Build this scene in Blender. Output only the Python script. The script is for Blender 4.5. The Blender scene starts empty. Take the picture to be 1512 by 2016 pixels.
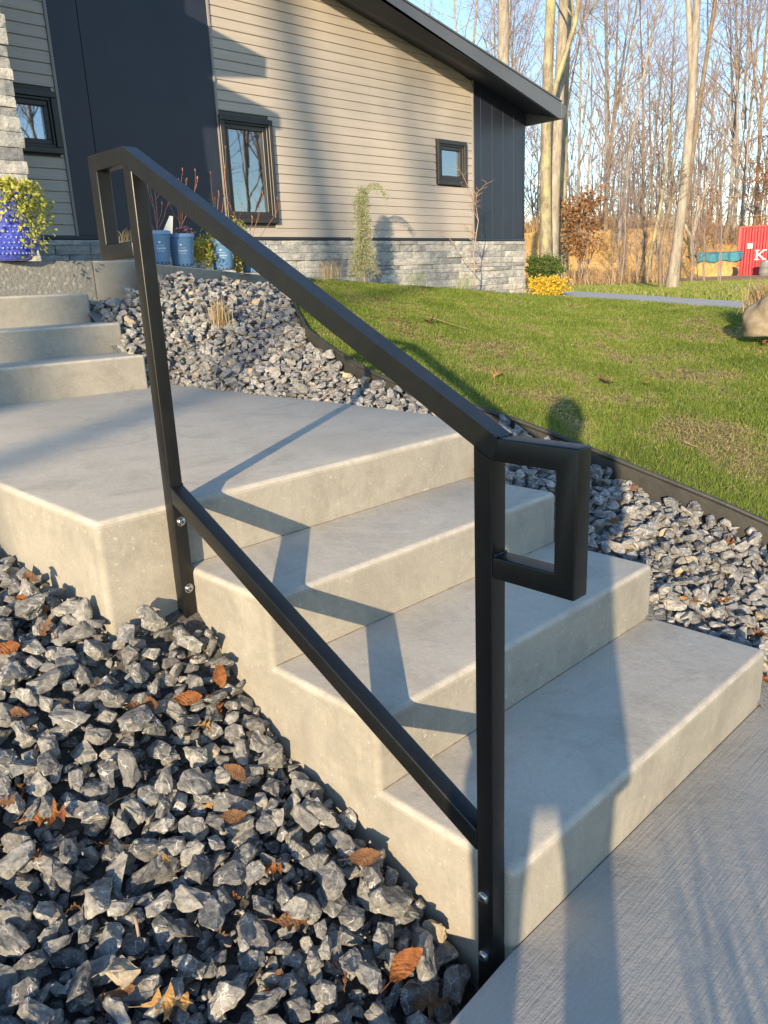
import bpy, bmesh, math, random
import numpy as np
from mathutils import Vector, Matrix, Euler, Quaternion, noise as mnoise
R_ = math.radians
random.seed(7)
RNG = np.random.default_rng(11)
scene = bpy.context.scene
COL = scene.collection

# ------------------------------------------------------------------ camera
EYE = Vector((-1.007, -0.731, 1.260))
CR = Vector((0.7108, -0.7022, -0.0414)).normalized()
CF = Vector((0.6657, 0.6902, -0.2837)).normalized()
CU = CR.cross(CF).normalized()
CR = CF.cross(CU).normalized()
FPX = 1545.0
cam_data = bpy.data.cameras.new('camera')
cam = bpy.data.objects.new('camera', cam_data)
COL.objects.link(cam)
cam.matrix_world = Matrix(((CR.x, CU.x, -CF.x, EYE.x), (CR.y, CU.y, -CF.y, EYE.y), (CR.z, CU.z, -CF.z, EYE.z), (0, 0, 0, 1)))
cam_data.sensor_fit = 'VERTICAL'
cam_data.sensor_height = 32.0
cam_data.lens = FPX / 2016 * 32.0
cam_data.clip_start = 0.02
cam_data.clip_end = 2000
scene.camera = cam

# ------------------------------------------------------------------ sky and sun
SUN_AZ, SUN_EL = 58.0, 12.5          # direction the light travels (from +Y towards +X) and elevation
LD = Vector((math.sin(R_(SUN_AZ)) * math.cos(R_(SUN_EL)), math.cos(R_(SUN_AZ)) * math.cos(R_(SUN_EL)), -math.sin(R_(SUN_EL))))
world = bpy.data.worlds.new('World')
scene.world = world
world.use_nodes = True
wn = world.node_tree.nodes
bg = wn['Background']
sky = wn.new('ShaderNodeTexSky')
sky.sky_type = 'NISHITA'
sky.sun_disc = False
sky.sun_elevation = R_(SUN_EL)
sky.sun_rotation = R_(SUN_AZ + 180)
sky.altitude = 200
sky.air_density = 1.0
sky.dust_density = 0.15
sky.ozone_density = 2.3
world.node_tree.links.new(sky.outputs[0], bg.inputs[0])
bg.inputs[1].default_value = 0.15
sun_d = bpy.data.lights.new('sun', 'SUN')
sun_d.energy = 3.7
sun_d.angle = R_(0.55)
sun_d.color = (1.0, 0.78, 0.50)
sun = bpy.data.objects.new('sun', sun_d)
COL.objects.link(sun)
sun.rotation_mode = 'QUATERNION'
sun.rotation_quaternion = LD.to_track_quat('-Z', 'Y')
sun.location = (-30, -20, 20)
vs = scene.view_settings
vs.view_transform = 'Standard'
vs.look = 'None'
vs.exposure = 1.12
vs.gamma = 1.0
vs.use_curve_mapping = False
scene.cycles.use_denoising = True
scene.cycles.max_bounces = 6
scene.cycles.transparent_max_bounces = 8

# ------------------------------------------------------------------ survey helpers: where a sight line meets a plane
def sight(px, py):
    return CF * FPX + CR * (px - 756) - CU * (py - 1008)
def at_depth(px, py, D):
    d = sight(px, py)
    return EYE + d * (D / d.dot(CF))
def on_z(px, py, z):
    d = sight(px, py)
    return EYE + d * ((z - EYE.z) / d.z)
def on_y(px, py, y):
    d = sight(px, py)
    return EYE + d * ((y - EYE.y) / d.y)

# ------------------------------------------------------------------ materials
def hexl(*c):
    return (c[0], c[1], c[2], 1.0)
class NT:
    def __init__(s, name):
        s.m = bpy.data.materials.new(name)
        s.m.use_nodes = True
        s.t = s.m.node_tree
        s.b = s.t.nodes['Principled BSDF']
        s.out = s.t.nodes['Material Output']
    def n(s, typ, **kw):
        nd = s.t.nodes.new(typ)
        for k, v in kw.items():
            if k.startswith('_'):
                setattr(nd, k[1:], v)
            else:
                key = int(k[1:]) if (k[0] == 'i' and k[1:].isdigit()) else k.replace('__', ' ')
                nd.inputs[key].default_value = v
        return nd
    def l(s, a, b):
        s.t.links.new(a, b)
    def coord(s, which='Object', scale=(1, 1, 1)):
        tc = s.n('ShaderNodeTexCoord')
        mp = s.n('ShaderNodeMapping')
        mp.inputs['Scale'].default_value = scale
        s.l(tc.outputs[which], mp.inputs['Vector'])
        return mp.outputs[0]
    def noise(s, vec, scale, detail=5, rough=0.6, dist=0.0):
        nd = s.n('ShaderNodeTexNoise', Scale=scale, Detail=detail, Roughness=rough, Distortion=dist)
        s.l(vec, nd.inputs['Vector'])
        return nd.outputs['Fac']
    def ramp(s, fac, stops, interp='LINEAR'):
        r = s.n('ShaderNodeValToRGB')
        r.color_ramp.interpolation = interp
        el = r.color_ramp.elements
        while len(el) < len(stops):
            el.new(0.5)
        for e, (p, c) in zip(el, stops):
            e.position = p
            e.color = hexl(*c) if len(c) == 3 else c
        s.l(fac, r.inputs[0])
        return r.outputs[0]
    def mix(s, fac, a, b, mode='MIX'):
        m = s.n('ShaderNodeMix', _data_type='RGBA', _blend_type=mode)
        for sock, v in ((m.inputs[0], fac), (m.inputs[6], a), (m.inputs[7], b)):
            if isinstance(v, (int, float)):
                sock.default_value = v
            elif isinstance(v, tuple):
                sock.default_value = hexl(*v)
            else:
                s.l(v, sock)
        return m.outputs[2]
    def math(s, op, a, b=0.0, clamp=False):
        m = s.n('ShaderNodeMath', _operation=op, _use_clamp=clamp)
        for i, v in enumerate((a, b)):
            if isinstance(v, (int, float)):
                m.inputs[i].default_value = v
            else:
                s.l(v, m.inputs[i])
        return m.outputs[0]
    def bump(s, h, strength, dist=0.01):
        b = s.n('ShaderNodeBump', Strength=strength, Distance=dist)
        s.l(h, b.inputs['Height'])
        s.l(b.outputs[0], s.b.inputs['Normal'])
        return b
    def fin(s, col=None, rough=0.8, spec=0.3, metal=0.0):
        if col is not None:
            if isinstance(col, tuple):
                s.b.inputs['Base Color'].default_value = hexl(*col)
            else:
                s.l(col, s.b.inputs['Base Color'])
        if isinstance(rough, (int, float)):
            s.b.inputs['Roughness'].default_value = rough
        else:
            s.l(rough, s.b.inputs['Roughness'])
        s.b.inputs['Specular IOR Level'].default_value = spec
        s.b.inputs['Metallic'].default_value = metal
        return s.m

def simple(name, c1, c2=None, scale=20, rough=0.7, spec=0.3, metal=0.0, bump=0.0, bscale=60, stretch=(1, 1, 1), where='Object', rand=0.0):
    t = NT(name)
    v = t.coord(where, stretch)
    f = t.noise(v, scale, 5)
    f = t.ramp(f, [(0.3, (0, 0, 0)), (0.7, (1, 1, 1))])
    col = t.mix(f, c1, c2 or c1)
    if rand:
        oi = t.n('ShaderNodeObjectInfo')
        k = t.math('MULTIPLY_ADD', oi.outputs['Random'], rand)
        k.node.inputs[2].default_value = 1 - rand / 2
        col = t.mix(1.0, col, k, 'MULTIPLY')
    if bump:
        t.bump(t.noise(v, bscale, 4), bump, 0.01)
    return t.fin(col, rough, spec, metal)

def concrete(name, c1, c2, broom=False, form_shade=False):
    t = NT(name)
    v = t.coord('Object')
    big = t.ramp(t.noise(v, 2.2, 6, 0.65), [(0.33, (0, 0, 0)), (0.68, (1, 1, 1))])
    col = t.mix(big, c1, c2)
    fine = t.noise(v, 160, 4, 0.7)
    col = t.mix(0.28, col, t.ramp(fine, [(0.3, (0.25, 0.25, 0.25)), (0.7, (0.9, 0.9, 0.9))]), 'SOFT_LIGHT')
    blot = t.ramp(t.noise(v, 9, 7, 0.75, 0.6), [(0.52, (0, 0, 0)), (0.74, (1, 1, 1))])
    col = t.mix(t.math('MULTIPLY', blot, 0.45), col, tuple(x * 0.72 for x in c2))
    spots = t.ramp(t.noise(v, 48, 3, 0.5, 0.3), [(0.66, (0, 0, 0)), (0.72, (1, 1, 1))])
    col = t.mix(t.math('MULTIPLY', spots, 0.35), col, tuple(x * 0.6 for x in c1))
    sv = t.coord('Object', (55, 55, 3))
    streak = t.noise(sv, 1.0, 4, 0.6)
    if form_shade:
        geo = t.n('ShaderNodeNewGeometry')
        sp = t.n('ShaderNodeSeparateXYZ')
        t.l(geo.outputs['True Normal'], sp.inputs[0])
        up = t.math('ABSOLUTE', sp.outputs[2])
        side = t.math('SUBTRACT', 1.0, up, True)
        m1 = t.ramp(t.noise(v, 7.5, 9, 0.8, 0.8), [(0.44, (0, 0, 0)), (0.60, (1, 1, 1))])
        col = t.mix(t.math('MULTIPLY', t.math('MULTIPLY', m1, side), 0.30), col, tuple(min(1, x * 1.25) for x in c1))
        m2 = t.ramp(t.noise(v, 3.1, 8, 0.75, 1.2), [(0.50, (0, 0, 0)), (0.66, (1, 1, 1))])
        col = t.mix(t.math('MULTIPLY', m2, 0.40), col, tuple(x * 0.66 for x in c2))
        pale = t.math('MULTIPLY', t.math('MULTIPLY', t.ramp(streak, [(0.5, (0, 0, 0)), (0.68, (1, 1, 1))]), m1), side)
        col = t.mix(t.math('MULTIPLY', pale, 0.28), col, tuple(min(1, x * 1.35) for x in c1))
        col = t.mix(side, col, t.mix(1.0, col, (0.64, 0.65, 0.645), 'MULTIPLY'))  # upright faces darkened in colour to tone down the sunlight on risers
        nose = t.math('MULTIPLY', t.ramp(up, [(0.15, (0, 0, 0)), (0.4, (1, 1, 1)), (0.85, (1, 1, 1)), (0.97, (0, 0, 0))]), t.ramp(t.noise(v, 11, 7, 0.75), [(0.40, (0, 0, 0)), (0.60, (1, 1, 1))]))
        col = t.mix(t.math('MULTIPLY', nose, 0.5), col, tuple(min(1, x * 1.25) for x in c1))
        grain = t.ramp(t.noise(t.coord('Object', (8, 8, 30)), 4.0, 6, 0.7), [(0.42, (0, 0, 0)), (0.62, (1, 1, 1))])
        col = t.mix(t.math('MULTIPLY', t.math('MULTIPLY', grain, side), 0.16), col, tuple(x * 0.6 for x in c2))
        pit = t.ramp(t.noise(v, 75, 2, 0.4), [(0.69, (0, 0, 0)), (0.74, (1, 1, 1))])
        col = t.mix(t.math('MULTIPLY', t.math('MULTIPLY', pit, side), 0.22), col, tuple(min(1, x * 1.6) for x in c1))
    h = t.math('ADD', t.math('MULTIPLY', fine, 0.5), t.math('MULTIPLY', t.noise(v, 30, 5), 1.0))
    if broom:
        bv = t.coord('Object', (5, 150, 5))
        br = t.noise(bv, 1.0, 4, 0.6, 0.4)
        h = t.math('ADD', h, t.math('MULTIPLY', t.math('MULTIPLY', br, t.ramp(t.noise(v, 3.0, 4), [(0.35, (0.35, 0.35, 0.35)), (0.65, (1, 1, 1))])), 1.3))
        col = t.mix(t.math('MULTIPLY', t.ramp(br, [(0.35, (1, 1, 1)), (0.5, (0, 0, 0))]), 0.10), col, tuple(x * 0.6 for x in c2))
    t.bump(h, 0.40 if not broom else 0.40, 0.004)
    return t.fin(col, 0.85, 0.25)

M = {}
M['concrete'] = concrete('step_concrete', (0.56, 0.515, 0.44), (0.465, 0.43, 0.37), form_shade=True)
M['walk'] = concrete('walkway_concrete', (0.52, 0.485, 0.425), (0.455, 0.425, 0.375), broom=True)
M['drive'] = concrete('drive_concrete', (0.50, 0.49, 0.47), (0.44, 0.43, 0.41))
M['patio'] = concrete('patio_concrete', (0.40, 0.385, 0.35), (0.33, 0.32, 0.295), form_shade=True)
# rough cast patio edge with pale exposed lumps
t = NT('rough_patio_edge')
v = t.coord('Object')
vo = t.n('ShaderNodeTexVoronoi', Scale=26.0, _feature='F1'); t.l(v, vo.inputs['Vector'])
f = t.ramp(t.math('ADD', vo.outputs['Distance'], t.math('MULTIPLY', t.noise(v, 30, 4), 0.5)), [(0.36, (0.33, 0.325, 0.30)), (0.62, (0.21, 0.21, 0.20))])
t.bump(t.noise(v, 45, 5), 0.6, 0.02)
M['rough_edge'] = t.fin(f, 0.9, 0.2)

# powder coated steel
t = NT('black_powder_coat')
v = t.coord('Object')
t.bump(t.noise(v, 900, 2, 0.5), 0.12, 0.001)
dust = t.math('MULTIPLY', t.ramp(t.noise(v, 22, 8, 0.8, 0.5), [(0.50, (0, 0, 0)), (0.72, (1, 1, 1))]), 0.07)
rg_ = t.math('ADD', t.math('MULTIPLY', t.noise(v, 35, 6, 0.7), 0.22), 0.27)
t.fin(t.mix(dust, t.mix(t.ramp(t.noise(v, 14, 4), [(0.35, (0, 0, 0)), (0.7, (1, 1, 1))]), (0.005, 0.0055, 0.006), (0.0085, 0.009, 0.0095)), (0.06, 0.055, 0.05)), rg_, 0.5)
M['black'] = t.m
M['steel'] = simple('bolt_steel', (0.62, 0.62, 0.60), (0.45, 0.45, 0.44), rough=0.22, metal=1.0, spec=0.5)
M['socket'] = simple('bolt_socket', (0.03, 0.03, 0.03), rough=0.5)

def rock_mat(name, dark, light, vein, tan, tanamt, ks=1.0):
    t = NT(name)
    v = t.coord('Object', (ks, ks, ks))
    oi = t.n('ShaderNodeObjectInfo')
    at = t.n('ShaderNodeAttribute', _attribute_name='tone')
    rnd = t.math('FRACT', t.math('ADD', t.math('MULTIPLY', oi.outputs['Random'], 1.0), at.outputs['Fac']))
    off = t.n('ShaderNodeVectorMath', _operation='ADD')
    cmb = t.n('ShaderNodeCombineXYZ')
    for i in range(3):
        t.l(t.math('MULTIPLY', rnd, 7.0 + 3 * i), cmb.inputs[i])
    t.l(v, off.inputs[0]); t.l(cmb.outputs[0], off.inputs[1])
    v = off.outputs[0]
    base = t.mix(rnd, dark, light)
    mott = t.ramp(t.noise(v, 60, 8, 0.75), [(0.36, (0.45, 0.45, 0.47)), (0.62, (1.25, 1.24, 1.2))])
    col = t.mix(1.0, base, mott, 'MULTIPLY')
    vo = t.n('ShaderNodeTexVoronoi', Scale=34.0, _feature='DISTANCE_TO_EDGE')
    dis = t.n('ShaderNodeVectorMath', _operation='ADD')
    nc = t.n('ShaderNodeTexNoise', Scale=40.0, Detail=4.0)
    t.l(v, nc.inputs['Vector'])
    sc = t.n('ShaderNodeVectorMath', _operation='SCALE'); sc.inputs['Scale'].default_value = 0.045
    t.l(nc.outputs['Color'], sc.inputs[0]); t.l(v, dis.inputs[0]); t.l(sc.outputs[0], dis.inputs[1])
    t.l(dis.outputs[0], vo.inputs['Vector'])
    vm = t.ramp(vo.outputs['Distance'], [(0.0, (1, 1, 1)), (0.045, (0, 0, 0))])
    gate = t.ramp(t.noise(v, 22, 2), [(0.45, (0, 0, 0)), (0.6, (1, 1, 1))])
    col = t.mix(t.math('MULTIPLY', t.math('MULTIPLY', vm, gate), 0.75), col, vein)
    tn = t.ramp(rnd, [(1 - tanamt, (0, 0, 0)), (1 - tanamt + 0.01, (1, 1, 1))])
    col = t.mix(t.math('MULTIPLY', tn, 0.75), col, tan)
    t.bump(t.math('ADD', t.noise(v, 90, 8, 0.7), t.math('MULTIPLY', t.noise(v, 25, 3), 2)), 0.6, 0.006)
    return t.fin(col, 0.82, 0.25)
for _sfx, _ks in (('', 1.0), ('_unit', 0.080)): M['rock_left' + _sfx] = rock_mat('crushed_limestone_dark', (0.140, 0.143, 0.150), (0.32, 0.315, 0.30), (0.72, 0.71, 0.68), (0.40, 0.32, 0.21), 0.02, _ks)
for _sfx, _ks in (('', 1.0), ('_unit', 0.060)): M['rock_right' + _sfx] = rock_mat('crushed_limestone_pale', (0.165, 0.172, 0.19), (0.36, 0.355, 0.345), (0.66, 0.66, 0.64), (0.46, 0.37, 0.25), 0.05, _ks)
M['joint'] = simple('dirty_joint', (0.16, 0.12, 0.085), (0.30, 0.24, 0.18), scale=30, rough=0.95)
M['soil'] = simple('dark_soil', (0.045, 0.042, 0.04), (0.13, 0.125, 0.12), scale=90, rough=0.95, bump=0.6)
M['grit'] = simple('grey_rock_grit', (0.12, 0.12, 0.125), (0.27, 0.27, 0.265), scale=120, rough=0.95, bump=0.8, bscale=90)
# lawn soil + blades
t = NT('lawn_thatch')
v = t.coord('Object')
n1 = t.ramp(t.noise(v, 1.6, 6, 0.7, 0.5), [(0.40, (0.14, 0.15, 0.05)), (0.64, (0.34, 0.28, 0.15))])
n2 = t.mix(0.5, n1, t.ramp(t.noise(v, 60, 3), [(0.3, (0.10, 0.11, 0.03)), (0.7, (0.36, 0.30, 0.15))]))
t.bump(t.noise(v, 80, 3), 0.8, 0.02)
M['lawn'] = t.fin(n2, 0.9, 0.1)
def blade_mat(name, stops, rough=0.55, trans=0.35):
    t = NT(name)
    at = t.n('ShaderNodeAttribute', _attribute_name='tone')
    col = t.ramp(at.outputs['Fac'], stops)
    t.fin(col, rough, 0.25)
    tr = t.n('ShaderNodeBsdfTranslucent')
    t.l(col, tr.inputs[0])
    mx = t.n('ShaderNodeMixShader'); mx.inputs[0].default_value = trans
    t.l(t.b.outputs[0], mx.inputs[1]); t.l(tr.outputs[0], mx.inputs[2])
    t.l(mx.outputs[0], t.out.inputs[0])
    return t.m
M['grass'] = blade_mat('green_grass_blades', [(0.0, (0.10, 0.16, 0.024)), (0.4, (0.19, 0.27, 0.042)), (0.7, (0.31, 0.37, 0.08)), (0.86, (0.40, 0.36, 0.14)), (1.0, (0.52, 0.43, 0.24))])
M['straw'] = blade_mat('dry_straw', [(0.0, (0.38, 0.22, 0.08)), (0.5, (0.60, 0.39, 0.15)), (1.0, (0.74, 0.54, 0.27))], trans=0.2)
M['reed'] = blade_mat('pale_ornamental_grass', [(0.0, (0.36, 0.26, 0.13)), (1.0, (0.62, 0.50, 0.30))], trans=0.3)
M['conifer'] = blade_mat('weeping_conifer_needles', [(0.0, (0.22, 0.27, 0.14)), (1.0, (0.48, 0.53, 0.32))], trans=0.2)
M['box'] = blade_mat('evergreen_shrub_leaves', [(0.0, (0.04, 0.075, 0.018)), (1.0, (0.13, 0.19, 0.045))], trans=0.2)
M['gold'] = blade_mat('golden_conifer_needles', [(0.0, (0.50, 0.35, 0.03)), (1.0, (0.76, 0.56, 0.08))], trans=0.3)
M['jenny'] = blade_mat('creeping_jenny_leaves', [(0.0, (0.28, 0.34, 0.04)), (0.6, (0.55, 0.57, 0.12)), (1.0, (0.66, 0.50, 0.20))], trans=0.35)
M['heuchera'] = blade_mat('purple_leaves', [(0.0, (0.13, 0.06, 0.09)), (1.0, (0.33, 0.20, 0.24))], trans=0.2)
M['arbor'] = blade_mat('bright_evergreen_sprays', [(0.0, (0.16, 0.24, 0.035)), (1.0, (0.46, 0.50, 0.10))], trans=0.25)
M['oakcrown'] = blade_mat('dead_oak_leaves', [(0.0, (0.22, 0.11, 0.05)), (1.0, (0.42, 0.23, 0.10))], trans=0.3)
M['brush'] = blade_mat('dry_undergrowth', [(0.0, (0.16, 0.105, 0.06)), (0.6, (0.30, 0.20, 0.11)), (1.0, (0.46, 0.33, 0.18))], trans=0.05)
def leaf_mat(name, c1, c2, vein):
    t = NT(name)
    uv = t.coord('Object', (1, 1, 1))
    oi = t.n('ShaderNodeObjectInfo')
    w = t.n('ShaderNodeTexWave', _wave_type='BANDS', _bands_direction='DIAGONAL', Scale=5.5, Distortion=1.2, Detail=2.0)
    t.l(uv, w.inputs['Vector'])
    k = t.ramp(t.noise(uv, 5, 5), [(0.35, (0, 0, 0)), (0.65, (1, 1, 1))])
    col = t.mix(k, c1, c2)
    col = t.mix(t.math('MULTIPLY', t.ramp(w.outputs['Fac'], [(0.0, (1, 1, 1)), (0.10, (0, 0, 0))]), 0.22), col, vein)
    t.bump(t.math('ADD', t.math('MULTIPLY', w.outputs['Fac'], 0.25), t.noise(uv, 9, 5)), 0.5, 0.02)
    t.fin(col, 0.6, 0.3)
    tr = t.n('ShaderNodeBsdfTranslucent'); t.l(col, tr.inputs[0])
    mx = t.n('ShaderNodeMixShader'); mx.inputs[0].default_value = 0.3
    t.l(t.b.outputs[0], mx.inputs[1]); t.l(tr.outputs[0], mx.inputs[2]); t.l(mx.outputs[0], t.out.inputs[0])
    return t.m
M['leaf_orange'] = leaf_mat('orange_dead_leaf', (0.42, 0.175, 0.06), (0.25, 0.095, 0.04), (0.15, 0.05, 0.03))
M['leaf_brown'] = leaf_mat('brown_dead_leaf', (0.15, 0.08, 0.045), (0.29, 0.16, 0.085), (0.07, 0.035, 0.025))
M['leaf_yellow'] = leaf_mat('yellow_dead_leaf', (0.56, 0.36, 0.15), (0.44, 0.25, 0.10), (0.28, 0.14, 0.06))

def siding_mat():
    t = NT('taupe_lap_siding')
    v = t.coord('Object', (1.2, 1, 60))
    k = t.ramp(t.noise(v, 1.0, 5, 0.6), [(0.3, (0, 0, 0)), (0.7, (1, 1, 1))])
    col = t.mix(k, (0.43, 0.385, 0.340), (0.50, 0.450, 0.40))
    v2 = t.coord('Object', (4, 1, 240))
    t.bump(t.noise(v2, 1.0, 3), 0.25, 0.002)
    return t.fin(col, 0.62, 0.35)
M['siding'] = siding_mat()
M['navy'] = simple('navy_wall_panel', (0.018, 0.024, 0.043), (0.023, 0.030, 0.050), scale=3, rough=0.38, spec=0.5)
M['trim'] = simple('dark_bronze_trim', (0.028, 0.028, 0.030), (0.036, 0.036, 0.038), rough=0.4, spec=0.5)
M['jtrim'] = simple('grey_corner_channel', (0.28, 0.27, 0.26), rough=0.5)
M['roofm'] = simple('charcoal_roof_metal', (0.105, 0.115, 0.135), (0.12, 0.132, 0.152), rough=0.42, spec=0.5)
M['soffit'] = simple('dark_blue_soffit', (0.028, 0.034, 0.050), (0.034, 0.040, 0.058), rough=0.5)
M['white'] = simple('white_paint', (0.78, 0.77, 0.74), rough=0.5)
M['lamp'] = simple('downlight_lens', (0.75, 0.73, 0.68), rough=0.3)
M['blockwall'] = simple('wall_backing', (0.10, 0.10, 0.10), rough=0.9)
M['room'] = simple('dim_room', (0.05, 0.05, 0.05), rough=0.9)
M['amber'] = simple('orange_wooden_box', (0.55, 0.24, 0.08), (0.45, 0.18, 0.06), rough=0.5)
t = NT('window_glass')
gl = t.n('ShaderNodeBsdfGlossy', Roughness=0.015); gl.inputs[0].default_value = (0.92, 0.95, 1, 1)
tr = t.n('ShaderNodeBsdfTransparent'); tr.inputs[0].default_value = (0.75, 0.8, 0.82, 1)
fr = t.n('ShaderNodeFresnel', IOR=1.9)
k = t.math('ADD', fr.outputs[0], 0.30, True)
mx = t.n('ShaderNodeMixShader'); t.l(k, mx.inputs[0]); t.l(tr.outputs[0], mx.inputs[1]); t.l(gl.outputs[0], mx.inputs[2])
nb = t.n('ShaderNodeBump', Strength=0.012, Distance=0.02)
t.l(t.noise(t.coord('Object'), 3.0, 2), nb.inputs['Height']); t.l(nb.outputs[0], gl.inputs['Normal'])
t.l(mx.outputs[0], t.out.inputs[0]); M['glass'] = t.m
t = NT('ledger_stone')
v = t.coord('Object')
oi = t.n('ShaderNodeObjectInfo')
col = t.ramp(oi.outputs['Random'], [(0.0, (0.29, 0.30, 0.31)), (0.3, (0.45, 0.455, 0.45)), (0.6, (0.60, 0.59, 0.55)), (1.0, (0.40, 0.405, 0.41))])
col = t.mix(1.0, col, t.ramp(t.noise(v, 9, 8, 0.75), [(0.36, (0.62, 0.64, 0.68)), (0.6, (1.15, 1.13, 1.08))]), 'MULTIPLY')
t.bump(t.math('ADD', t.noise(v, 30, 8, 0.7), t.noise(t.coord('Object', (3, 3, 40)), 1.0, 3)), 0.8, 0.02)
M['ledger'] = t.fin(col, 0.85, 0.2)
M['mortar'] = simple('ledger_backing', (0.12, 0.12, 0.12), (0.18, 0.18, 0.18), rough=0.95)
def bark(name, c1, c2, c3, sc=1.0):
    t = NT(name)
    v = t.coord('Object', (1, 1, 0.25))
    a = t.ramp(t.noise(v, 7 * sc, 8, 0.8), [(0.40, (0, 0, 0)), (0.60, (1, 1, 1))])
    col = t.mix(a, c1, c2)
    b = t.ramp(t.noise(t.coord('Object', (1, 1, 0.6)), 3.2 * sc, 5, 0.6), [(0.48, (0, 0, 0)), (0.62, (1, 1, 1))])
    col = t.mix(t.math('MULTIPLY', b, 0.6), col, c3)
    t.bump(t.noise(v, 28 * sc, 6), 0.8, 0.03)
    return t.fin(col, 0.9, 0.15)
M['bark_grey'] = bark('grey_bark', (0.20, 0.18, 0.155), (0.36, 0.33, 0.29), (0.44, 0.41, 0.37))
M['bark_lichen'] = bark('lichen_bark', (0.17, 0.14, 0.10), (0.38, 0.34, 0.24), (0.48, 0.47, 0.24))
M['bark_pale'] = bark('pale_bark', (0.22, 0.19, 0.155), (0.46, 0.41, 0.345), (0.30, 0.27, 0.22))
M['bark_brown'] = bark('brown_bark', (0.15, 0.115, 0.085), (0.26, 0.20, 0.15), (0.30, 0.26, 0.19))
M['twig'] = simple('twig_bark', (0.24, 0.185, 0.165), (0.36, 0.285, 0.25), scale=1.2, rough=0.9)
M['redtwig'] = simple('red_brown_stems', (0.30, 0.12, 0.085), (0.42, 0.20, 0.13), scale=30, rough=0.6)
M['woodtwig'] = simple('sapling_bark', (0.36, 0.24, 0.17), (0.46, 0.33, 0.24), scale=30, rough=0.7)
M['potblue'] = simple('blue_nursery_plastic', (0.13, 0.27, 0.50), (0.15, 0.30, 0.54), scale=5, rough=0.42, spec=0.5)
t = NT('cobalt_glaze')
col = t.mix(t.ramp(t.noise(t.coord('Object'), 60, 3), [(0.4, (0, 0, 0)), (0.6, (1, 1, 1))]), (0.035, 0.055, 0.42), (0.10, 0.14, 0.60))
t.fin(col, 0.12, 0.6); t.b.inputs['Coat Weight'].default_value = 0.8
M['cobalt'] = t.m
M['glintglaze'] = simple('dot_highlight_glaze', (0.12, 0.16, 0.58), (0.36, 0.42, 0.74), scale=40, rough=0.12, spec=0.6)  # white highlights of the raised dots put in as a paler glaze colour
M['ink'] = simple('white_print', (0.75, 0.80, 0.85), rough=0.5)
M['edging'] = simple('black_plastic_edging', (0.035, 0.036, 0.034), (0.055, 0.055, 0.05), scale=14, rough=0.5, spec=0.4, bump=0.2)
M['boulder'] = simple('tan_boulder', (0.24, 0.195, 0.14), (0.37, 0.31, 0.225), scale=9, rough=0.9, bump=0.5, bscale=16)
t = NT('field_ground')
v = t.coord('Object')
a = t.ramp(t.noise(v, 0.22, 6, 0.7), [(0.36, (0.13, 0.16, 0.035)), (0.52, (0.27, 0.24, 0.075)), (0.66, (0.38, 0.27, 0.12))])
a = t.mix(0.4, a, t.ramp(t.noise(v, 6, 6), [(0.3, (0.13, 0.12, 0.04)), (0.7, (0.42, 0.34, 0.17))]))
t.bump(t.noise(v, 9, 5), 0.9, 0.08)
M['field'] = t.fin(a, 0.95, 0.1)
t = NT('straw_covered_bank')
v = t.coord('Object')
a = t.ramp(t.noise(v, 0.9, 7, 0.72, 0.6), [(0.34, (0.36, 0.22, 0.09)), (0.5, (0.62, 0.40, 0.16)), (0.68, (0.72, 0.52, 0.25))])
t.bump(t.noise(v, 5, 6), 1.0, 0.15)
M['bank'] = t.fin(a, 0.95, 0.1)
M['dirt'] = simple('bare_dirt', (0.30, 0.20, 0.12), (0.42, 0.29, 0.18), scale=1.5, rough=0.95, bump=0.5, bscale=4)
M['forestfloor'] = simple('leaf_litter', (0.17, 0.11, 0.06), (0.30, 0.20, 0.11), scale=2, rough=0.95, bump=0.6, bscale=6)
M['red'] = simple('container_red', (0.30, 0.022, 0.035), (0.44, 0.045, 0.055), scale=3.0, rough=0.45, spec=0.4)
M['tarp'] = simple('blue_tarp', (0.08, 0.36, 0.50), (0.16, 0.50, 0.62), scale=2.5, rough=0.45, spec=0.4)
M['rubber'] = simple('black_rubber', (0.02, 0.02, 0.02), rough=0.7)
M['drum'] = simple('grey_drum', (0.16, 0.16, 0.16), (0.24, 0.24, 0.24), rough=0.5)
M['jacket'] = simple('dark_jacket', (0.04, 0.045, 0.06), rough=0.8)
M['skin'] = simple('skin', (0.52, 0.33, 0.25), rough=0.5)
M['jeans'] = simple('denim', (0.06, 0.08, 0.13), rough=0.85)
M['hair'] = simple('brown_hair', (0.06, 0.035, 0.02), rough=0.6)

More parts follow.
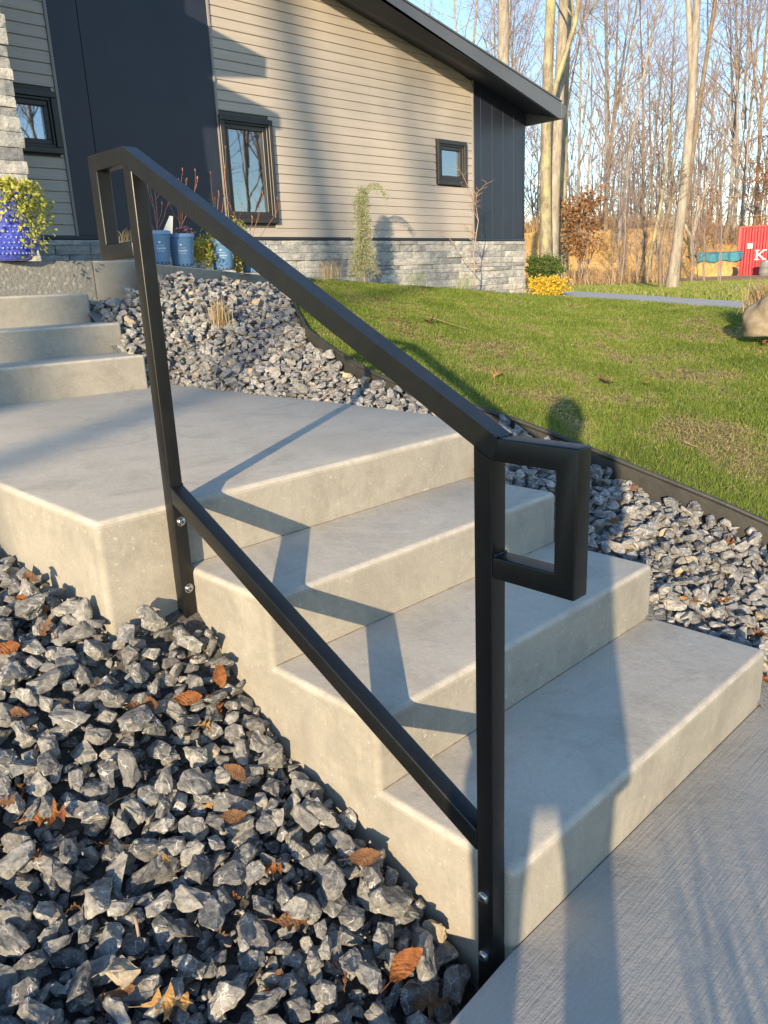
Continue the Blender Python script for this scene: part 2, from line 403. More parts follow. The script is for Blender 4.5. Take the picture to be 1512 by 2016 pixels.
# ------------------------------------------------------------------ mesh helpers
def link(name, me, parent=None):
    o = bpy.data.objects.new(name, me)
    COL.objects.link(o)
    if parent is not None:
        o.parent = parent
    return o
def tag(o, label=None, cat=None, group=None, kind=None):
    if label: o['label'] = label
    if cat: o['category'] = cat
    if group: o['group'] = group
    if kind: o['kind'] = kind
    return o
def thing(name, loc, label, cat, group=None, rz=0.0):
    o = link(name, None)
    o.location = loc
    o.rotation_euler = (0, 0, rz)
    o.empty_display_size = 0.1
    return tag(o, label, cat, group)
def np_mesh(name, V, T, mat, tone=None, smooth=False, quads=False):
    V = np.asarray(V, dtype=np.float32); T = np.asarray(T, dtype=np.int32)
    me = bpy.data.meshes.new(name)
    k = T.shape[1]
    me.vertices.add(len(V)); me.vertices.foreach_set('co', V.ravel())
    me.loops.add(len(T) * k); me.loops.foreach_set('vertex_index', T.ravel())
    me.polygons.add(len(T))
    me.polygons.foreach_set('loop_start', np.arange(len(T), dtype=np.int32) * k)
    me.update(calc_edges=True)
    me.polygons.foreach_set('use_smooth', np.full(len(T), smooth, dtype=bool))
    me.materials.append(mat)
    if tone is not None:
        a = me.attributes.new('tone', 'FLOAT', 'POINT')
        a.data.foreach_set('value', np.asarray(tone, dtype=np.float32))
    me.update()
    return me
def bm_obj(name, bm, mat, parent=None, smooth=False, auto=None):
    me = bpy.data.meshes.new(name)
    bm.normal_update()
    bm.to_mesh(me); bm.free()
    if isinstance(mat, (list, tuple)):
        for m in mat: me.materials.append(m)
    else:
        me.materials.append(mat)
    if smooth:
        me.polygons.foreach_set('use_smooth', np.full(len(me.polygons), True, dtype=bool))
        if auto is not None:
            me.set_sharp_from_angle(angle=R_(auto))
    return link(name, me, parent)
def bbox(bm, x0, x1, y0, y1, z0, z1):
    r = bmesh.ops.create_cube(bm, size=1.0)
    bmesh.ops.scale(bm, vec=(x1 - x0, y1 - y0, z1 - z0), verts=r['verts'])
    bmesh.ops.translate(bm, vec=((x0 + x1) / 2, (y0 + y1) / 2, (z0 + z1) / 2), verts=r['verts'])
    return r['verts']
def box(name, x0, x1, y0, y1, z0, z1, mat, parent=None, bev=0.0, seg=2):
    bm = bmesh.new()
    bbox(bm, x0, x1, y0, y1, z0, z1)
    if bev:
        bmesh.ops.bevel(bm, geom=list(bm.edges), offset=bev, segments=seg, affect='EDGES', profile=0.5)
    return bm_obj(name, bm, mat, parent, smooth=bool(bev), auto=35)
def prism_yz(poly, x0, x1):
    bm = bmesh.new()
    a = [bm.verts.new((x0, y, z)) for y, z in poly]
    b = [bm.verts.new((x1, y, z)) for y, z in poly]
    n = len(poly)
    bm.faces.new(a); bm.faces.new(b[::-1])
    for i in range(n):
        j = (i + 1) % n
        bm.faces.new((a[i], b[i], b[j], a[j]))
    bmesh.ops.recalc_face_normals(bm, faces=bm.faces)
    return bm
def prism_xz(poly, y0, y1):
    bm = bmesh.new()
    a = [bm.verts.new((x, y0, z)) for x, z in poly]
    b = [bm.verts.new((x, y1, z)) for x, z in poly]
    n = len(poly)
    bm.faces.new(a); bm.faces.new(b[::-1])
    for i in range(n):
        j = (i + 1) % n
        bm.faces.new((a[i], b[i], b[j], a[j]))
    bmesh.ops.recalc_face_normals(bm, faces=bm.faces)
    return bm
def prism_xy(poly, z0, z1):
    bm = bmesh.new()
    a = [bm.verts.new((x, y, z0)) for x, y in poly]
    b = [bm.verts.new((x, y, z1)) for x, y in poly]
    n = len(poly)
    bm.faces.new(a); bm.faces.new(b[::-1])
    for i in range(n):
        j = (i + 1) % n
        bm.faces.new((a[i], b[i], b[j], a[j]))
    bmesh.ops.recalc_face_normals(bm, faces=bm.faces)
    return bm
def bev_all(bm, off, seg=2, sel=None):
    e = [x for x in bm.edges if (sel is None or sel(x))]
    bmesh.ops.bevel(bm, geom=e, offset=off, segments=seg, affect='EDGES', profile=0.5)
class Tubes:
    """many tapered tubes gathered in one mesh"""
    def __init__(s):
        s.V = []; s.F = []; s.n = 0; s.tone = []
    def add(s, pts, rad, sides=5, tone=0.5):
        P = np.asarray(pts, dtype=float); n = len(P)
        T = np.gradient(P, axis=0)
        T /= (np.linalg.norm(T, axis=1, keepdims=True) + 1e-9)
        ref = np.array([0, 0, 1.0]) if abs(T[0][2]) < 0.9 else np.array([1.0, 0, 0])
        A = np.cross(T, ref); A /= (np.linalg.norm(A, axis=1, keepdims=True) + 1e-9)
        B = np.cross(T, A)
        an = np.linspace(0, 2 * math.pi, sides, endpoint=False)
        rad = np.asarray(rad, dtype=float)
        ring = P[:, None, :] + rad[:, None, None] * (np.cos(an)[None, :, None] * A[:, None, :] + np.sin(an)[None, :, None] * B[:, None, :])
        s.V.append(ring.reshape(-1, 3))
        i = np.arange(n - 1)[:, None] * sides; j = np.arange(sides)[None, :]; j2 = (j + 1) % sides
        q = np.stack([i + j, i + j2, i + sides + j2, i + sides + j], axis=-1).reshape(-1, 4) + s.n
        s.F.append(q)
        s.tone.append(np.full(n * sides, tone))
        s.n += n * sides
    def mesh(s, name, mat, smooth=True):
        return np_mesh(name, np.concatenate(s.V), np.concatenate(s.F), mat, np.concatenate(s.tone), smooth)

def blades(name, base, height, width, lean, tone, mat, curl=0.35):
    """base (n,3); one bent blade of two triangles at each point"""
    n = len(base)
    a = RNG.uniform(0, 2 * np.pi, n)
    side = np.stack([np.cos(a), np.sin(a), np.zeros(n)], 1) * (width[:, None] * 0.5)
    b = RNG.uniform(0, 2 * np.pi, n)
    ld = np.stack([np.cos(b), np.sin(b), np.zeros(n)], 1) * (lean * height)[:, None]
    up = np.zeros((n, 3)); up[:, 2] = height
    mid = base + up * 0.6 + ld * curl
    tip = base + up * (1 - 0.25 * lean[:, None]) + ld
    V = np.stack([base - side, base + side, mid + side * 0.8, mid - side * 0.8, tip], 1).reshape(-1, 3)
    k = np.arange(n)[:, None] * 5
    T = np.concatenate([k + np.array([[0, 1, 2]]), k + np.array([[0, 2, 3]]), k + np.array([[3, 2, 4]])], 0)
    return np_mesh(name, V, T, mat, np.repeat(tone, 5), False)

def leaf_cloud(name, centres, size, tone, mat, flat=0.0, aspect=0.55):
    """small four sided leaves at the given centres, random tilt"""
    n = len(centres)
    d1 = RNG.normal(size=(n, 3)); d1 /= np.linalg.norm(d1, axis=1, keepdims=True)
    d2 = RNG.normal(size=(n, 3)); d2 -= (d2 * d1).sum(1, keepdims=True) * d1; d2 /= np.linalg.norm(d2, axis=1, keepdims=True)
    s = size[:, None]
    bend = np.cross(d1, d2) * s * 0.18
    V = np.stack([centres - d1 * s * .5, centres + d2 * s * .5 * aspect + bend, centres + d1 * s * .5, centres - d2 * s * .5 * aspect + bend], 1).reshape(-1, 3)
    k = np.arange(n)[:, None] * 4
    T = np.concatenate([k + np.array([[0, 1, 2]]), k + np.array([[0, 2, 3]])], 0)
    return np_mesh(name, V, T, mat, np.repeat(tone, 4), False)

# ================================================================== TERRAIN
CTRL = []
def cp(px, py, D, dz=0.0):
    P = at_depth(px, py, D); CTRL.append((P.x, P.y, P.z + dz))
# far field seen beyond the drive, the bank and the forest floor
for a in ((1115, 571, 15.6), (1301, 582.5, 13.1), (1474, 593, 10.8), (1700, 606, 9.6)): cp(*a, dz=-0.03)
for px in (700, 950, 1100, 1200, 1300, 1400, 1500, 1650, 1900):
    cp(px, 571 - (px - 1100) * 0.022 * 1.0, 22.0)
    cp(px, 562 - (px - 1100) * 0.026, 30.0)
    cp(px, 556 - (px - 1100) * 0.028, 37.0)
CTRL += [(-1.0, -3.0, -0.30), (4, -3, -0.30), (12, -6, -0.1), (-6, -6, -0.3), (-5, 0, -0.45), (-5, 4, -0.2), (-4, 8, 0.6), (0, 5.5, 0.9), (3, 4.4, 0.75),
         (1.6, 1.0, 0.0), (3, 0.5, 0.1), (0,0.5,-0.5),(-0.5,1.0,-0.4),(-1,0,-0.6),(0,2,-0.2),(-1.2,2.4,-0.2),(1,3,0.1),(2,3,0.3),(2.5,4.5,0.6),(2,0,-0.3), (6, 1.5, 0.45), (6, 4, 0.65), (9, 6, 0.65), (9.5, 7.5, 0.72), (10.5, 9.5, 0.75), (4, 7.5, 0.9), (4, 14, 0.9), (-20, 10, 0.3), (-20, -20, -0.6), (20, -25, -0.6), (30, 0, 0.0), (0, -1, -0.25), (1.2, 0.8, -0.2)]
C3 = np.array(CTRL)
_d = np.linalg.norm(C3[:, None, :2] - C3[None, :, :2], axis=2)
_A = np.block([[_d, np.ones((len(C3), 1)), C3[:, :2]], [np.ones((1, len(C3))), np.zeros((1, 3))], [C3[:, :2].T, np.zeros((2, 3))]])
_w = np.linalg.solve(_A + np.eye(len(_A)) * 1e-6, np.concatenate([C3[:, 2], np.zeros(3)]))
def terr_np(P):
    d = np.linalg.norm(P[:, None, :] - C3[None, :, :2], axis=2)
    return d @ _w[:len(C3)] + _w[len(C3)] + P @ _w[len(C3) + 1:]
# straw bank: rises along a line across the view between 38 and 46 m
FH = Vector((CF.x, CF.y, 0)).normalized(); RH = Vector((FH.y, -FH.x, 0))
E2 = np.array([EYE.x, EYE.y])
fh = np.array([FH.x, FH.y]); rh = np.array([RH.x, RH.y])
def smooth(x): x = np.clip(x, 0, 1); return x * x * (3 - 2 * x)
def height_np(P):
    P = np.asarray(P, dtype=float)
    rel = P - E2; D = rel @ fh; S = rel @ rh
    out = []
    for k in range(0, len(P), 20000): out.append(terr_np(P[k:k + 20000]))
    z = np.concatenate(out)
    z = np.where(D > 37, np.clip(z, 0.1, 1.3), z)
    lat = S / np.maximum(D, 1)
    top = 2.9 - 1.3 * smooth((lat - 0.30) / 0.25)
    steps = smooth((D - 38.5 - 7.5 * smooth((lat - 0.375) / 0.05)) / 6.5)
    wob = 0.35 * np.sin(S * 0.7) * np.sin(D * 0.5 + 1) + 0.2 * np.sin(S * 1.9 + 2)
    z = z * (1 - 0.6 * steps) + steps * (top + wob * 0.7) + 1.6 * smooth((D - 52) / 60)
    return z
def ground_z(x, y):
    return float(height_np(np.array([[x, y]]))[0])
# one sheet to the horizon, finer near the house
gx = np.concatenate([-np.geomspace(600, 24, 9), np.linspace(-20, 62, 118), np.geomspace(70, 900, 12)])
gy = np.concatenate([-np.geomspace(600, 24, 9), np.linspace(-20, 62, 118), np.geomspace(70, 900, 12)])
XX, YY = np.meshgrid(gx, gy, indexing='ij')
PP = np.stack([XX.ravel(), YY.ravel()], 1)
rr = np.linalg.norm(PP - E2, axis=1)
ZZ = height_np(PP)
far = smooth((rr - 70) / 60)
ZZ = ZZ * (1 - far) + 3.0 * far
V = np.column_stack([PP, ZZ])
nI, nJ = len(gx), len(gy)
ii, jj = np.meshgrid(np.arange(nI - 1), np.arange(nJ - 1), indexing='ij')
Q = np.stack([ii * nJ + jj, (ii + 1) * nJ + jj, (ii + 1) * nJ + jj + 1, ii * nJ + jj + 1], -1).reshape(-1, 4)
gme = np_mesh('ground', V, Q, M['field'], smooth=True)
for m in ('bank', 'dirt', 'forestfloor'): gme.materials.append(M[m])
cen = V[Q].mean(1); rel = cen[:, :2] - E2; Dc = rel @ fh; Sc = rel @ rh
mi = np.zeros(len(Q), dtype=np.int32)
mi[(Dc > 33) & (Dc < 47)] = 2
latc = Sc / np.maximum(Dc, 1); bst = 38.5 + 7.5 * smooth((latc - 0.375) / 0.05)
mi[(Dc >= bst) & (Dc < 53)] = 1
mi[(Dc >= 53)] = 3
gme.polygons.foreach_set('material_index', mi)
ground = link('ground', gme); tag(ground, kind='structure')

# ================================================================== WALKWAY, STEPS
D1, D2, D3 = 0.3663, 0.7326, 1.103
ZT = [0.173, 0.353, 0.533, 0.713]
W = 1.236
bm = prism_xy([(-0.014, 0.0), (-0.21, -0.012), (-1.6, -0.06), (-4.5, -0.2), (-4.5, -2.2), (6.5, -2.4), (6.5, -0.62), (3.6, -0.40), (2.2, -0.14), (1.55, -0.025), (1.25, 0.0)], -0.10, 0.0)
bev_all(bm, 0.008, 2, lambda e: abs(e.verts[0].co.z) < 1e-4 and abs(e.verts[1].co.z) < 1e-4)
walk = bm_obj('walkway', bm, M['walk'], smooth=True, auto=30); tag(walk, kind='structure')

stairs = thing('concrete_steps', (0, 0, 0), 'cast concrete stair flight with four broad steps and a landing beside the black handrail', 'steps')
def step_block(name, poly, z0, z1, lowz, parent, back_y, r=0.018, mat=None):
    """a cast block: bull-nosed top edges, front corners rounded only above the tread below"""
    bm = prism_xy(poly, lowz, z1)
    def sel(e):
        a, b = e.verts[0].co, e.verts[1].co
        if a.y > back_y - 1e-4 and b.y > back_y - 1e-4: return False
        return (abs(a.z - z1) < 1e-5 and abs(b.z - z1) < 1e-5) or (abs(a.z - b.z) > 0.01)
    bev_all(bm, r, 4, sel)
    me_extra = prism_xy(poly, z0 - 0.4, z1 - 0.03)
    me_extra.free()
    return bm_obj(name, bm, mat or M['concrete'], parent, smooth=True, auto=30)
ys = [0.0, D1, D2, D3]
for k in range(3):
    y0, y1 = ys[k], ys[k + 1]
    step_block('step', [(0, y0), (W, y0), (W, y1 - 0.0005), (0, y1 - 0.0005)], 0, ZT[k], -0.35 if k == 0 else ZT[k - 1] - 0.42, stairs, y1 - 0.0005, 0.017)
    # solid core behind the rounded front corners so that the flank reads as one casting
    if k < 3:
        bm = bmesh.new(); bbox(bm, 0.0005, W - 0.0005, y1 - 0.03, y1 + 0.045, -0.3, ZT[k] - 0.0004)
        bev_all(bm, 0.017, 4, lambda e: min(e.verts[0].co.z, e.verts[1].co.z) > 0 and abs(e.verts[0].co.y - e.verts[1].co.y) > 0.01)
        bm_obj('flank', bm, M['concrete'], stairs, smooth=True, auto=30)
for k in range(3):
    tb = Tubes(); jx = np.linspace(0.012, W - 0.012, 60)
    tb.add([(x_, ys[k + 1] - 0.0008, ZT[k] + 0.0008) for x_ in jx], [0.0012 + 0.0013 * abs(math.sin(i * 1.7 + k) * math.sin(i * .63)) for i in range(60)], 5)
    link('joint_line', tb.mesh('joint_line', M['joint']), stairs)
XL = -0.232
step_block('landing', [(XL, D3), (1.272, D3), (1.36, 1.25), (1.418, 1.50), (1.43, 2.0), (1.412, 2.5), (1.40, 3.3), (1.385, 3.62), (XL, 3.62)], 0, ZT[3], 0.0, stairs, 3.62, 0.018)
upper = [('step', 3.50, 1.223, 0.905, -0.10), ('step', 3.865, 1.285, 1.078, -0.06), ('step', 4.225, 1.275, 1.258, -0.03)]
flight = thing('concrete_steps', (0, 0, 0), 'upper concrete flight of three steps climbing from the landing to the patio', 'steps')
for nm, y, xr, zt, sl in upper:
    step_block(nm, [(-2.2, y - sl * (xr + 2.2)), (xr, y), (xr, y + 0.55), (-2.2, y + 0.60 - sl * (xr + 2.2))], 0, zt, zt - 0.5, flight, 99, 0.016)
patio = thing('patio_slab', (0, 0, 0), 'raised concrete patio slab with rough cast front edge in front of the stone pillar', 'patio')
bm = prism_xy([(-3.0, 4.62), (1.50, 4.60), (1.50, 7.15), (-3.0, 7.15)], 0.9, 1.467)
bev_all(bm, 0.014, 3, lambda e: abs(e.verts[0].co.z - 1.467) < 1e-4 and abs(e.verts[1].co.z - 1.467) < 1e-4)
po = bm_obj('rough_slab', bm, M['rough_edge'], patio, smooth=True, auto=30)
bm = prism_xy([(1.506, 4.602), (1.80, 4.585), (1.98, 4.66), (2.3, 7.15), (1.506, 7.15)], 0.9, 1.463)
bev_all(bm, 0.012, 3, lambda e: abs(e.verts[0].co.z - 1.463) < 1e-4 and abs(e.verts[1].co.z - 1.463) < 1e-4)
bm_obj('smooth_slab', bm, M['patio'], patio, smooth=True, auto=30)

# concrete border of the planting bed, running from the patio down along the house
curb_pts = [at_depth(300, 519, 5.35), at_depth(400, 529, 5.95), at_depth(500, 540, 6.9), at_depth(590, 548.5, 8.2), at_depth(680, 555.5, 9.0), at_depth(800, 563.5, 10.2), at_depth(950, 573.5, 11.5), at_depth(1030, 579.5, 12.1)]
def ribbon(name, pts, w, h, mat, parent=None, lip=0.006, side=1):
    bm = bmesh.new(); rows = []
    n = len(pts)
    for i, p in enumerate(pts):
        a = pts[max(i - 1, 0)]; b = pts[min(i + 1, n - 1)]
        t = Vector((b.x - a.x, b.y - a.y, 0)).normalized(); nrm = Vector((-t.y, t.x, 0)) * side
        prof = [(0, -h), (0, -lip), (lip, 0), (w - lip, 0), (w, -lip), (w, -h)]
        rows.append([bm.verts.new(p + nrm * u + Vector((0, 0, v))) for u, v in prof])
    for i in range(n - 1):
        for j in range(5):
            bm.faces.new((rows[i][j], rows[i + 1][j], rows[i + 1][j + 1], rows[i][j + 1]))
    bm.faces.new(rows[0]); bm.faces.new(rows[-1][::-1])
    bmesh.ops.recalc_face_normals(bm, faces=bm.faces)
    return bm_obj(name, bm, mat, parent, smooth=True, auto=40)
def resample(pts, step):
    out = []
    for a, b in zip(pts[:-1], pts[1:]):
        m = max(1, int((b - a).length / step))
        out += [a.lerp(b, k / m) for k in range(m)]
    out.append(pts[-1])
    for _ in range(6):
        out = [out[0]] + [(out[i - 1] + out[i] * 2 + out[i + 1]) / 4 for i in range(1, len(out) - 1)] + [out[-1]]
    return out
curb_s = resample(curb_pts, 0.15)
curb = ribbon('bed_curb', curb_s, 0.10, 0.22, M['patio'])
tag(curb, 'low concrete curb edging the house bed behind the blue nursery pots', 'curb')

# ================================================================== LAWN (ruled between the plastic edging and the far edge)
edge_px = [(585, 568, 7.4), (579, 593, 6.2), (607, 650, 4.65), (673, 700, 4.2), (717, 729, 3.95), (800, 765, 3.75), (944, 804, 3.6), (1001, 823, 3.55), (1076, 852, 3.45), (1164, 886, 3.4), (1253, 924, 3.3), (1347, 959, 3.2), (1442, 997, 3.1), (1512, 1033, 3.05), (1700, 1120, 2.9), (2000, 1290, 2.6)]
edge_pts = [at_depth(*a) for a in edge_px]
far_px = [(600, 550.5, 8.2), (640, 554.5, 8.6), (740, 560.5, 9.6), (830, 566.5, 10.5), (900, 571, 11.1), (960, 576, 11.5), (1030, 581, 12.0), (1090, 584, 11.6), (1150, 587, 11.2), (1225, 592, 10.6), (1300, 597, 10.0), (1390, 604, 9.3), (1464, 610, 8.66), (1530, 614, 8.3), (1750, 628, 7.5), (2100, 655, 6.4)]
far_pts = [at_depth(*a) for a in far_px]
def resamp_pair(A, B, m):
    oa, ob = [], []
    for i in range(len(A) - 1):
        for k in range(m):
            oa.append(A[i].lerp(A[i + 1], k / m)); ob.append(B[i].lerp(B[i + 1], k / m))
    oa.append(A[-1]); ob.append(B[-1])
    for _ in range(5):
        oa = [oa[0]] + [(oa[i - 1] + oa[i] * 2 + oa[i + 1]) / 4 for i in range(1, len(oa) - 1)] + [oa[-1]]
        ob = [ob[0]] + [(ob[i - 1] + ob[i] * 2 + ob[i + 1]) / 4 for i in range(1, len(ob) - 1)] + [ob[-1]]
    return oa, ob
LA, LB = resamp_pair(edge_pts, far_pts, 4)
LA_ = np.array([tuple(p) for p in LA]); LB_ = np.array([tuple(p) for p in LB])
def lawn_at(u, v):
    """u along the edging 0..1, v from edging 0 to far edge 1"""
    x = u * (len(LA_) - 1); i = np.clip(x.astype(int), 0, len(LA_) - 2); f = (x - i)[:, None]
    a = LA_[i] * (1 - f) + LA_[i + 1] * f; b = LB_[i] * (1 - f) + LB_[i + 1] * f
    P = a * (1 - v[:, None]) + b * v[:, None]
    P[:, 2] += 0.02 * np.sin(P[:, 0] * 2.1 + 1) * np.sin(P[:, 1] * 1.7) * np.clip(v * 5, 0, 1) * np.clip((1 - v) * 5, 0, 1) - 0.02 * (1 - np.clip(v * 12, 0, 1))
    return P
nu, nv = 120, 60
uu, vv = np.meshgrid(np.linspace(0, 1, nu), np.linspace(0, 1, nv) ** 1.5, indexing='ij')
LV = lawn_at(uu.ravel(), vv.ravel())
ii, jj = np.meshgrid(np.arange(nu - 1), np.arange(nv - 1), indexing='ij')
Q = np.stack([ii * nv + jj, (ii + 1) * nv + jj, (ii + 1) * nv + jj + 1, ii * nv + jj + 1], -1).reshape(-1, 4)
lawn = link('lawn', np_mesh('lawn', LV, Q, M['lawn'], smooth=True)); tag(lawn, kind='structure')

# driveway beyond the lawn
far_edge = [at_depth(1036, 566, 17.5), at_depth(1115, 572, 15.4), at_depth(1210, 577.5, 14.0), at_depth(1301, 583.5, 12.9), at_depth(1400, 589.5, 11.5), at_depth(1474, 594, 10.5), at_depth(1600, 603, 9.8), at_depth(2000, 630, 8.4)]
near_edge = [far_pts[6] + Vector((0, 0, .004)), far_pts[8], far_pts[9], far_pts[10], far_pts[11], far_pts[12], far_pts[13], far_pts[15]]
bm = bmesh.new()
na = [bm.verts.new(p + Vector((0, 0, -0.005))) for p in near_edge]; fa = [bm.verts.new(p) for p in far_edge]
nb_ = [bm.verts.new(p + Vector((0, 0, -0.25))) for p in near_edge]; fb = [bm.verts.new(p + Vector((0, 0, -0.25))) for p in far_edge]
for i in range(len(na) - 1):
    bm.faces.new((na[i], na[i + 1], fa[i + 1], fa[i]))
    bm.faces.new((nb_[i], nb_[i + 1], na[i + 1], na[i])); bm.faces.new((fa[i], fa[i + 1], fb[i + 1], fb[i]))
bmesh.ops.recalc_face_normals(bm, faces=bm.faces)
drive = bm_obj('driveway', bm, M['drive']); tag(drive, kind='structure')

# plastic landscape edging
es = resample(edge_pts, 0.08)
bm = bmesh.new(); rows = []
for i, p in enumerate(es):
    a = es[max(i - 1, 0)]; b = es[min(i + 1, len(es) - 1)]
    t_ = Vector((b.x - a.x, b.y - a.y, 0)).normalized(); nrm = Vector((-t_.y, t_.x, 0))
    if nrm.x > 0: nrm = -nrm            # towards the steps
    rr_ = 0.010
    ring = [(0.000, -0.16), (0.000, -0.022), (0.006, -0.018)] + [(0.001 + rr_ * math.cos(q), -0.008 + rr_ * math.sin(q)) for q in np.linspace(-0.6, math.pi + 0.6, 8)] + [(-0.005, -0.022), (-0.005, -0.16)]
    wob = 0.004 * math.sin(i * 0.55)
    rows.append([bm.verts.new(p + nrm * (u + 0.012 + wob) + Vector((0, 0, v + 0.018))) for u, v in ring])
for i in range(len(rows) - 1):
    for j in range(len(rows[0]) - 1):
        bm.faces.new((rows[i][j], rows[i + 1][j], rows[i + 1][j + 1], rows[i][j + 1]))
bmesh.ops.recalc_face_normals(bm, faces=bm.faces)
edging = bm_obj('lawn_edging', bm, M['edging'], smooth=True, auto=50)
tag(edging, 'black plastic landscape edging with rounded lip between the grass and the gravel', 'edging')

# ================================================================== HANDRAIL
TB = 0.038
rail = thing('handrail', (0, 0, 0), 'black square tube steel handrail bolted to the side of the concrete steps', 'handrail')
def rail_part(name, poly, x0=-TB - 0.001, x1=-0.001, bev=0.0035, ends=()):
    bm = prism_yz(poly, x0, x1)
    isend = lambda c: any(abs(c.y - a) < 1e-5 and abs(c.z - b) < 1e-5 for a, b in ends)
    bev_all(bm, bev, 3, lambda e: not (isend(e.verts[0].co) and isend(e.verts[1].co)))
    return bm_obj(name, bm, M['black'], rail, smooth=True, auto=30)
yn0, yn1 = 0.022, 0.060
zt = 1.0153
rail_part('post', [(yn0, -0.28), (yn1, -0.28), (yn1, 0.9975), (yn0, 0.9772)], ends=[(yn1, 0.9975), (yn0, 0.9772)])
yf0, yf1 = 1.063, 1.101
zf = 1.5815
rail_part('post', [(yf0, 0.22), (yf1, 0.22), (yf1, 1.5435), (yf0, 1.5235)], ends=[(yf1, 1.5435), (yf0, 1.5235)])
S = 0.5215
# top rail with its bend at both ends, mitred into the end loops
yb = 0.010                                    # where the slope meets the level extension
up = lambda y: zt + (y - yb) * S
yk = yb + (zf - zt) / S
th = 0.0425
rail_part('top_rail', [(yb, zt), (yk, zf), (yk + 0.007, zf - TB), (yb + 0.0095, zt - 0.0375)], ends=[(yb, zt), (yb + 0.0095, zt - 0.0375), (yk, zf), (yk + 0.007, zf - TB)])
lo, lh = 0.156, 0.2375
rail_part('end_loop', [(yb - 0.0005, zt), (yb + 0.009, zt - TB), (yn0 - lo + TB, zt - TB), (yn0 - lo + TB, zt - lh + TB), (yn0 - 0.0005, zt - lh + TB), (yn0 - 0.0005, zt - lh), (yn0 - lo, zt - lh), (yn0 - lo, zt)], ends=[(yb - 0.0005, zt), (yb + 0.009, zt - TB)])
ye = 1.2737; zb = 1.3352
rail_part('end_loop', [(yk + 0.0002, zf), (ye, zf), (ye, zb), (yf1 + 0.0005, zb), (yf1 + 0.0005, zb + TB), (ye - TB, zb + TB), (ye - TB, zf - TB), (yk + 0.0072, zf - TB)], ends=[(yk + 0.0002, zf), (yk + 0.0072, zf - TB)])
bt = lambda y: 0.260 + (y - 0.058) * 0.5094
rail_part('lower_bar', [(yn1 + 0.0005, bt(yn1)), (yf0 - 0.0005, bt(yf0)), (yf0 - 0.0005, bt(yf0) - 0.0465), (yn1 + 0.0005, bt(yn1) - 0.0465)])
# weld beads where the members meet
tb = Tubes()
def bead(a, b, r=0.003):
    P = [Vector(a).lerp(Vector(b), k / 7) for k in range(8)]
    tb = Tubes(); tb.add([(p.x, p.y, p.z) for p in P], [r * (0.9 + 0.25 * math.sin(k * 2.3)) for k in range(8)], 6); link('weld_bead', tb.mesh('weld_bead', M['black']), rail)
bead((-TB, yn1 + 0.001, bt(yn1)), (-0.001, yn1 + 0.001, bt(yn1)))
bead((-TB, yf0 - 0.001, bt(yf0)), (-0.001, yf0 - 0.001, bt(yf0)))
bead((-TB, yn0 - 0.001, zt - lh + TB), (-0.001, yn0 - 0.001, zt - lh + TB))
bead((-TB, yb, zt + 0.0005), (-0.001, yb, zt + 0.0005))
# mounting plate behind the near post and bolts
box('mounting_plate', -0.0055, -0.0008, 0.026, 0.070, -0.16, 0.135, M['black'], rail, 0.001, 1)
def bolt(loc, axis):
    q = Vector((0, 0, 1)).rotation_difference(Vector(axis)).to_matrix().to_4x4()
    bm = bmesh.new()
    prof_s = 1.18
    prof = [(0.0, 0.0062), (0.0040, 0.0062), (0.0062, 0.0056), (0.0080, 0.0042), (0.0090, 0.002), (0.0092, 0.0), (0.0108, 0.0), (0.0110, -0.0012), (0.0110, -0.002)]
    n = 20; rings = []
    for r, z in prof[1:]:
        rings.append([bm.verts.new((r * 1.18 * math.cos(a), r * 1.18 * math.sin(a), z)) for a in np.linspace(0, 2 * math.pi, n, endpoint=False)])
    for a, b in zip(rings[:-1], rings[1:]):
        for j in range(n):
            bm.faces.new((a[j], b[j], b[(j + 1) % n], a[(j + 1) % n]))
    bm.faces.new(rings[0])
    bmesh.ops.recalc_face_normals(bm, faces=bm.faces)
    o = bm_obj('bolt', bm, M['steel'], rail, smooth=True, auto=40)
    o.matrix_local = Matrix.Translation(loc) @ q
    bm = bmesh.new()
    bmesh.ops.create_cone(bm, cap_ends=True, segments=6, radius1=0.0034, radius2=0.0034, depth=0.003)
    h = bm_obj('hex_socket', bm, M['socket'], o); h.location = (0, 0, 0.0055)
for z in (0.673, 0.485): bolt(Vector((-0.019, yf0 - 0.002, z)), (0, -1, 0))
for z in (0.119, -0.022): bolt(Vector((-TB - 0.003, 0.044, z)), (-1, 0, 0))

